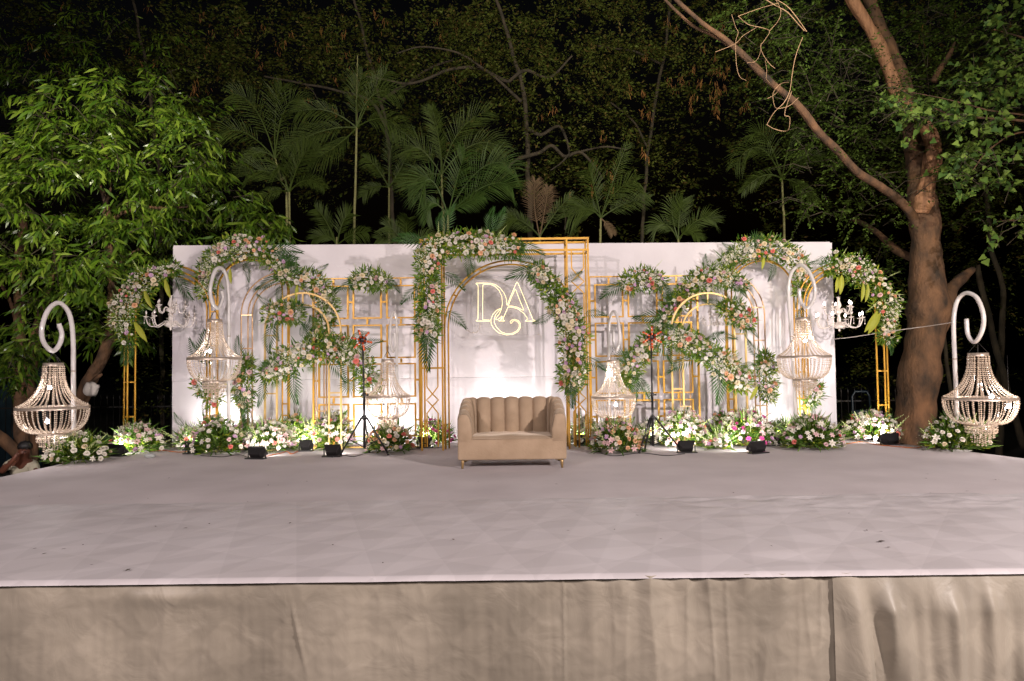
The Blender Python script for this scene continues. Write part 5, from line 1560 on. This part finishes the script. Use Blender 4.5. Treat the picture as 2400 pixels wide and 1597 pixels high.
# dangling dead vine in front of it
def vpx(seq, r): return [(1600 + x * .3826, y * .3826, r * .62, 9.6 + .15 * math.sin(i)) for i, (x, y) in enumerate(seq)]
vine = empty('dead_vine', P(1790, 60, 9.6), 'pale leafless vine dangling in loops in front of the long limb of the big tree', 'vine')
branch_obj('stem', [vpx([(480, -20), (560, 30), (640, 75), (700, 140), (745, 190)], 1.9), vpx([(560, -10), (640, 40), (700, 110), (760, 195)], 1.6)], M['vine'], vine)
branch_obj('tendril', [vpx([(590, 20), (480, 50), (340, 100)], 1.1), vpx([(340, 100), (400, 150), (480, 170), (532, 192), (500, 250), (478, 280), (490, 330), (530, 390), (565, 420)], 1.2),
                      vpx([(532, 192), (590, 120), (600, 60), (570, 0)], 1.1), vpx([(450, 170), (370, 220), (320, 270), (200, 320)], 1.0), vpx([(300, 90), (325, 170), (340, 200), (325, 260), (330, 400), (350, 470), (390, 495)], 1.0),
                      vpx([(735, 230), (700, 320), (680, 400), (668, 480), (655, 560), (620, 630), (560, 690), (515, 765)], 1.6), vpx([(515, 765), (560, 790), (620, 805), (650, 790), (655, 720), (625, 705), (640, 640), (668, 560)], 1.4),
                      vpx([(650, 505), (600, 515), (555, 570), (560, 640), (580, 665), (650, 650), (710, 600)], 1.1), vpx([(480, 280), (470, 340), (440, 380), (395, 385)], .9), vpx([(505, 370), (515, 430), (512, 480), (530, 505)], .9), vpx([(600, 520), (575, 570), (520, 605)], .9)], M['vine'], vine)
# peepal branch reaching in from the right
t4 = empty('peepal_tree', P(2520, 1100, 10.8), 'branches with heart-shaped bright leaves reaching in from the right edge above the hook stand', 'tree'); t4.location.z = -1.25
branch_obj('branch', [[(2560, 300, 7, 10.9), (2400, 284, 3.2, 10.6), (2320, 278, 2.6, 10.5), (2240, 272, 2, 10.4), (2180, 250, 1.4, 10.3)], [(2560, 290, 5, 10.9), (2400, 270, 2.2, 10.6), (2320, 259, 1.8, 10.5), (2250, 240, 1.2, 10.4), (2130, 215, .9, 10.3)],
                      [(2560, 320, 4, 11), (2400, 310, 2, 10.7), (2320, 350, 1.5, 10.5), (2280, 400, 1, 10.4)], [(2560, 520, 4, 11), (2400, 515, 2, 10.7), (2330, 520, 1.4, 10.5)],
                      [(2600, 1300, 24, 11), (2580, 700, 20, 11), (2560, 300, 16, 10.9), (2540, 0, 12, 10.9)],
                      [(2560, 140, 4, 11), (2400, 90, 2, 10.8), (2330, 70, 1.5, 10.6)]], M['bark'], t4, .01)
clusters([(2120, 232, 45, 32, 26, 10.1, 10.6), (2190, 255, 90, 50, 70, 10.2, 10.9), (2290, 250, 110, 70, 90, 10.3, 11.2), (2330, 370, 80, 80, 75, 10.3, 11.2), (2280, 400, 60, 50, 34, 10.3, 11.2), (2360, 520, 60, 36, 60, 10.3, 11.2), (2360, 100, 60, 100, 70, 10.6, 11.4), (2330, 190, 80, 60, 60, 10.6, 11.4)],
         6, .105, .30, .55, HEART, M['leaf_peepal'], t4, flat=.9, spread=.5, twigs=2)

# dark canopy trees further back
def canopy(label, px, Y, stem, branches, regions, dry=()):
    r = empty('canopy_tree', P(px, 1100, Y), label, 'tree', 'dark tall trees behind the palms'); r.location.z = -1.25
    stem = [[(a, c, w * .6, d) for a, c, w, d in q] for q in stem]
    branch_obj('trunk', stem, M['bark_dim'], r, .06)
    if branches: branch_obj('branch', branches, M['bark_dim'], r, .03)
    clusters(regions, 26, .085, .60, .2, DIAM, M['leaf_dark'], r, spread=.8, jitter=.04, thr=.02)
    if dry:
        pos, d, s = [], [], []
        for (x, y, n) in dry:
            for i in range(n):
                c = P(x + random.gauss(0, 4), y + random.gauss(0, 7), stem[0][0][3] - .8)
                pos.append(c); d.append((random.gauss(0, .3), random.gauss(0, .3), -1)); s.append(random.uniform(.09, .17))
        cloud('dry_pods', BLADE, pos, d, rdir(len(pos), (0, -1.5, 0)), np.array(s) * 1.0, M['dry_leaf'], r)['kind'] = 'stuff'
    return r
def rp(n, x0, x1, y0, y1, k=9): return [(random.uniform(x0, x1), random.uniform(y0, y1), k) for _ in range(n)]
canopy('dark tree with gnarled bare branches twisting above the middle palms', 1300, 15.5,
       [[(1255, 1100, 12, 16), (1250, 700, 11, 16), (1240, 420, 10, 15.8), (1232, 300, 9, 15.6), (1215, 170, 8, 15.4), (1180, 60, 7, 15.2), (1150, -40, 6, 15)]],
       [[(1215, 372, 5, 15.5), (1260, 360, 4.5, 15.4), (1293, 342, 4, 15.3), (1322, 366, 4, 15.2), (1362, 358, 3.5, 15.1), (1400, 400, 2.5, 15), (1412, 420, 1.5, 15)],
        [(1232, 300, 5, 15.5), (1268, 316, 4, 15.4), (1310, 296, 3.5, 15.3), (1330, 330, 3, 15.2), (1334, 360, 2.5, 15.1)], [(1334, 360, 2.5, 15.1), (1310, 385, 2, 15), (1290, 400, 1.5, 14.9)],
        [(1362, 355, 3, 15.1), (1420, 345, 2.5, 15), (1470, 350, 2, 15)], [(1190, 190, 4, 15.4), (1230, 165, 4, 15.3), (1290, 180, 3, 15.2), (1340, 130, 2, 15)],
        [(1190, 190, 4, 15.4), (1120, 160, 4, 15.3), (1050, 165, 3.5, 15.2), (960, 195, 3, 15), (860, 180, 2, 15)], [(1220, 240, 4, 15.4), (1160, 180, 3, 15.2), (1080, 130, 2.5, 15), (1000, 110, 2, 15), (930, 125, 1.5, 15)],
        [(1215, 372, 3, 15.4), (1200, 385, 3, 15.3), (1190, 400, 2, 15.2)], [(1320, 490, 2, 15.1), (1326, 510, 2, 15), (1324, 540, 2.5, 15)]],
       [(1280, 250, 200, 130, 420, 14.6, 17), (1250, 80, 260, 90, 360, 14.6, 17.5), (1320, 420, 140, 70, 170, 14.8, 16.5), (1130, 140, 160, 110, 200, 14.6, 17), (1480, 330, 110, 130, 160, 15.5, 17.5)],
       [(1433, 412, 12), (1410, 320, 10), (1387, 448, 9), (1298, 258, 7), (1266, 270, 6), (1512, 362, 12), (1432, 445, 5), (1336, 455, 6), (1397, 385, 4), (1475, 205, 10), (1620, 245, 10)])
canopy('dark tall tree high behind the left palms, hung with dry yellowed leaves', 800, 17.5,
       [[(930, 1100, 9, 17.5), (925, 600, 8, 17.5), (905, 300, 7, 17.4), (860, 120, 6, 17.2), (820, -40, 5, 17)]],
       [[(905, 300, 4, 17.3), (870, 240, 4, 17), (800, 215, 3, 16.9), (700, 195, 2.5, 16.8), (620, 180, 2, 16.8)], [(890, 240, 4, 17.2), (940, 205, 4, 17), (1010, 160, 3, 16.9), (1060, 140, 2, 16.8)], [(700, 190, 1.5, 16.8), (730, 210, 1.2, 16.8), (745, 235, 1, 16.8)]],
       [(800, 120, 300, 130, 620, 15.8, 19), (560, 130, 220, 140, 400, 15.8, 19), (980, 90, 200, 100, 320, 15.8, 19), (700, 330, 300, 130, 260, 17, 20), (960, 330, 160, 130, 160, 17, 20)],
       rp(26, 460, 1150, 20, 260, 7))
canopy('dark tree behind the wall between the two right limbs, with hanging brown pods', 1640, 16.5,
       [[(1500, 1100, 8, 17), (1505, 600, 7, 17), (1520, 350, 6.5, 16.8), (1550, 150, 6, 16.5), (1580, -40, 5, 16.3)]],
       [[(1520, 350, 3, 16.8), (1480, 280, 2.5, 16.6), (1430, 240, 2, 16.4)], [(1550, 150, 3, 16.5), (1480, 120, 2.5, 16.4), (1400, 110, 2, 16.2)]],
       [(1600, 120, 220, 130, 440, 15.0, 18.5), (1450, 90, 200, 90, 260, 15.5, 18), (1720, 330, 200, 150, 200, 15.5, 18), (1820, 90, 150, 110, 200, 14.5, 17)],
       rp(26, 1500, 1760, 30, 280, 9) + rp(8, 1640, 1700, 130, 260, 12))
canopy('dark leafy tree at the far upper left beyond the bright one', 250, 16.5,
       [[(380, 1100, 9, 16.5), (376, 700, 8, 16.5), (370, 400, 7, 16.3), (340, 150, 6, 16), (300, -40, 5, 16)]], [],
       [(250, 80, 320, 110, 480, 14.5, 18), (420, 260, 180, 160, 260, 14.5, 17.5), (380, 640, 160, 140, 130, 14.5, 17), (380, 860, 60, 160, 90, 13.6, 15)],
       rp(18, 60, 560, 10, 230, 6))
canopy('dark leafy tree at the far right behind the big trunk', 2300, 16.0,
       [[(2350, 1200, 14, 15), (2338, 900, 12, 15), (2352, 700, 10, 15), (2320, 560, 9, 15), (2300, 300, 8, 15)]],
       [[(2400, 1050, 8, 14.6), (2330, 800, 7, 14.6), (2290, 620, 6, 14.6)], [(2260, 1000, 5, 14), (2225, 900, 4.5, 14), (2205, 700, 4, 14)]],
       [(2280, 320, 200, 220, 420, 14.5, 17), (2250, 90, 240, 110, 320, 14.5, 17), (2330, 640, 120, 120, 130, 14.5, 16.5), (2020, 640, 120, 120, 120, 14.5, 16.5), (1990, 880, 70, 120, 80, 14, 15.5), (2280, 880, 60, 140, 60, 14.5, 16)],
       rp(8, 2150, 2390, 20, 300, 5))
# reads as one dark mass behind all of it
rg = []
for i in range(11): rg.append((120 + i * 220, random.uniform(150, 480), 190, 240, 210, 20, 25))
fm = clusters(rg, 16, .17, .9, .2, DIAM, M['leaf_dark'], None, name='forest_foliage', spread=.8); tag(fm, 'unlit mass of foliage behind the trees', 'foliage', kind='stuff')

# ------------------------------------------------------------------ palms
def palm(label, hub, base, Y, fronds, m='palm', trunk_r=3.2, leafl=.55, n=27):
    r = empty('palm', (P(base[0], base[1], Y).x, Y, -1.25), label, 'palm', 'areca palms behind the white wall')
    b = MB(); p = smooth_path([(*P(base[0], base[1] + 560, Y),), (*P(base[0], base[1], Y),), (*P((base[0] + hub[0]) / 2, (base[1] + hub[1]) / 2, Y),), (*P(hub[0], hub[1], Y),)], 18)
    b.tube([Vector(q) for q in p], [trunk_r * Y / FPX * (1 - .3 * i / 17) for i in range(18)], 8); b.build('trunk', M['palm_bark'], r)
    for fi, (c, t, *o_) in enumerate(fronds):
        ll = o_[0] if o_ else leafl
        mm = o_[1] if len(o_) > 1 else m
        dy = random.uniform(-.5, .3)
        p0 = P(*hub, Y); p1 = P(*c, Y + dy * .5); p2 = P(*t, Y + dy)
        b = MB(); T = np.linspace(0, 1, 14)
        f = lambda u: p0 * (1 - u) ** 2 + p1 * 2 * u * (1 - u) + p2 * u * u
        b.tube([f(u) for u in T], [.018 * (1 - .85 * u) for u in T], 5)
        droop_ = random.uniform(.10, .5); roll_ = random.uniform(-.5, .5)
        for i in range(n):
            u = .22 + .78 * i / (n - 1)
            q = f(u); tan = (f(min(1, u + .01)) - f(u - .01)).normalized()
            L = ll * (math.sin(math.pi * min(1, (u - .14) / .92)) ** .6) * random.uniform(.8, 1.1) + .05
            side = tan.cross(Vector((roll_, -1, 0))).normalized()
            if random.random() < .05: continue
            for s in (-1, 1):
                fw = .45 + .9 * u
                d = (tan * fw + side * s * .85 + Vector((random.gauss(0, .05), -.2 + random.gauss(0, .15), -.10))).normalized()
                w = d.cross(Vector((0, -1, .2))).normalized() * .0075
                mdp = q + d * L * .5 + Vector((0, 0, -.06 * droop_ * L))
                e = q + d * L + Vector((0, 0, -droop_ * L * .75))
                o = len(b.v); b.v += [q - w * .5, q + w * .5, mdp + w, mdp - w, e]; b.f += [(o, o + 1, o + 2, o + 3), (o + 3, o + 2, o + 4)]
        b.build('frond', M[mm], r, smooth=False)
palm('areca palm with wide arching fronds above the wall left of centre', (645, 372), (672, 470), 14.2,
     [((605, 220), (545, 222)), ((655, 215), (712, 236)), ((545, 255), (500, 345)), ((690, 300), (745, 330)), ((640, 240), (660, 205)), ((600, 330), (560, 400), .25)])
palm('lower areca palm right above the wall where the leaves of the bright tree end', (678, 450), (679, 575), 13.9,
     [((625, 375), (577, 412)), ((650, 370), (655, 395)), ((700, 370), (725, 350)), ((640, 440), (600, 470), .25), ((720, 400), (760, 440), .25), ((690, 380), (690, 350))])
palm('tall slender palm with a long bare green stem rising past the others', (836, 300), (830, 575), 14.0,
     [((860, 190), (940, 216)), ((880, 200), (905, 170)), ((770, 240), (700, 262)), ((760, 290), (665, 352)), ((900, 250), (958, 318)), ((790, 350), (730, 375)), ((830, 220), (850, 175))], trunk_r=3.6, leafl=.5)
branch_obj('upper_stem', [[(836, 300, 2.2, 14), (836, 220, 1.8, 14), (838, 130, 1.5, 14)]], M['palm_bark'], [o for o in bpy.data.objects if o.name == 'palm.002'][0])
palm('bright areca palm directly behind the crown of the central frame', (1035, 410), (1040, 560), 13.6,
     [((1030, 300), (1012, 250), .3), ((1040, 330), (1002, 255), .3), ((985, 330), (965, 350)), ((1060, 290), (1140, 262)), ((1110, 300), (1180, 350)), ((990, 400), (958, 440))], n=30)
palm('bright green areca palm with broad fans just over the monogram frame', (1050, 505), (1050, 580), 13.3,
     [((1005, 360), (982, 465)), ((1075, 400), (1090, 360)), ((1130, 340), (1205, 395)), ((1150, 400), (1200, 440)), ((1000, 440), (1000, 520), .3), ((1090, 470), (1130, 460), .3)], m='palm_bright', leafl=.62, n=32)
palm('small areca palm between the slender palm and the bright ones', (912, 440), (912, 575), 14.6,
     [((880, 380), (855, 370)), ((910, 340), (930, 320)), ((950, 380), (960, 350)), ((870, 430), (850, 460), .25), ((940, 400), (975, 420), .25)], leafl=.3)
palm('withered brownish palm behind the top right of the central frame', (1265, 555), (1265, 600), 13.6,
     [((1245, 470), (1255, 425), .34, 'palm_brown'), ((1280, 480), (1285, 440), .34, 'palm_brown'), ((1200, 480), (1175, 540), .3), ((1310, 480), (1340, 460), .3), ((1230, 520), (1190, 500), .3)])
palm('low palm with a drooping dry leaf base above the right lattice panel', (1408, 512), (1407, 590), 13.8,
     [((1380, 470), (1330, 510)), ((1400, 470), (1340, 485), .3), ((1440, 430), (1490, 425)), ((1450, 380), (1470, 340), .3), ((1430, 530), (1436, 548), .12, 'palm_brown'), ((1460, 470), (1520, 465), .3), ((1390, 420), (1380, 400))])
palm('dim palm with one big arching fan right of centre, bare trunk to the wall', (1833, 420), (1838, 560), 13.9,
     [((1780, 290), (1722, 388)), ((1800, 300), (1770, 310)), ((1850, 310), (1870, 300)), ((1880, 350), (1925, 370), .3), ((1790, 390), (1740, 450), .25), ((1870, 420), (1910, 470), .25)], leafl=.52)
palm('low dark palm just above the wall between the right lattice and the right arch', (1590, 565), (1590, 600), 13.4,
     [((1560, 500), (1530, 540)), ((1590, 490), (1600, 470)), ((1640, 490), (1677, 520)), ((1610, 520), (1640, 560), .25), ((1560, 470), (1590, 480))], leafl=.34)
palm('low palm fronds peeking over the wall left of the slender stem', (790, 575), (790, 600), 13.6,
     [((760, 500), (740, 490), .3), ((800, 510), (820, 500), .34), ((770, 540), (735, 560), .3), ((830, 540), (860, 545), .3)])
palm('low palm fronds peeking over the wall beside the central frame garland', (955, 590), (955, 620), 13.0,
     [((920, 550), (885, 560), .3), ((950, 520), (955, 510), .3), ((990, 540), (1010, 560), .3), ((925, 530), (905, 530), .3)])

# ------------------------------------------------------------------ odds and ends in the dark
def fence(label, px0, px1, Y):
    a, c = P(px0, 909, Y), P(px1, 909, Y)
    r = empty('iron_fence', ((a.x + c.x) / 2, Y, -1.25), label, 'fence', 'iron fences behind the stage')
    n = int((c.x - a.x) / .13)
    b = MB(); b.tube([(0, 0, 0), (0, 0, 1.86), (0, 0, 1.88), (0, 0, 1.96)], [.009, .009, .018, .001], 5); me = b.mesh('bar', M['iron'])
    for i in range(n + 1): link('bar', me, r, (a.x + (c.x - a.x) * i / n - r.location.x, 0, 0))
    for z in (-.9, .45):
        b = MB(); b.bar(Vector((a.x, Y + .015, z)), Vector((c.x, Y + .015, z)), .03); b.build('rail', M['iron'], r, smooth=False)
fence('dark iron railing with pointed bars behind the left trunks', -60, 400, 14.2)
fence('dark iron railing with pointed bars between the wall and the big tree', 1955, 2130, 13.2)
b = MB(); c = P(20, 940, 16); b.box((c.x, 16, .2), (1.6, .02, 2.6)); o = b.build('blue_tarpaulin', M['blue_plastic'], None, smooth=False); tag(o, 'dim blue tarpaulin hanging beyond the railing at the far left edge', 'tarpaulin')
ch = empty('blue_chair', P(2022, 1000, 12.9), 'dim blue garden chair standing behind the far right bouquet', 'chair'); ch.location.z = -.55
cx_ = ch.location
b = MB(); b.tube([Vector((cx_.x - .17, 12.9, -.5)), Vector((cx_.x - .16, 12.95, .55)), Vector((cx_.x - .10, 12.96, .64)), Vector((cx_.x + .12, 12.96, .64)), Vector((cx_.x + .17, 12.95, .55)), Vector((cx_.x + .22, 12.9, -.5))], .022, 6); b.build('back_frame', M['blue_plastic'], ch)
b = MB(); b.box((cx_.x + .02, 12.75, .0), (.40, .40, .04)); b.build('seat', M['blue_plastic'], ch)
b = MB(); b.box((cx_.x + .02, 12.95, .18), (.32, .02, .22)); b.build('backrest', M['blue_plastic'], ch)
for sx in (-.15, .19):
    b = MB(); b.tube([Vector((cx_.x + sx, 12.58, 0)), Vector((cx_.x + sx, 12.55, -1.24))], .018, 6); b.build('leg', M['blue_plastic'], ch)
    b = MB(); b.tube([Vector((cx_.x + sx, 12.92, -.48)), Vector((cx_.x + sx, 12.95, -1.24))], .018, 6); b.build('leg', M['blue_plastic'], ch)
# cloth bag on the left branch
bc = P(213, 912, 11.75); b = MB(); pts = []
for i in range(13):
    t = i / 12
    c = bc + Vector((-.12 + .26 * t, 0, -.05 + .10 * t))
    rad = .025 + .085 * math.sin(math.pi * min(1, t * 1.05 + .03)) ** .7 * (1.15 - .35 * abs(t - .55))
    for j in range(18):
        a = 2 * math.pi * j / 18
        rr = rad * (1 + .30 * noise.noise(Vector((math.cos(a) * 2, math.sin(a) * 2, t * 4))))
        pts.append(c + Vector((-.35 * rr * math.sin(a), rr * .6 * math.cos(a), rr * math.sin(a))))
b.quadgrid(pts, 13, 18, closev=True); o = b.build('cloth_bag', M['bag']); tag(o, 'crumpled greyish white cloth bag caught on a branch beside the front left hook stand', 'bag')
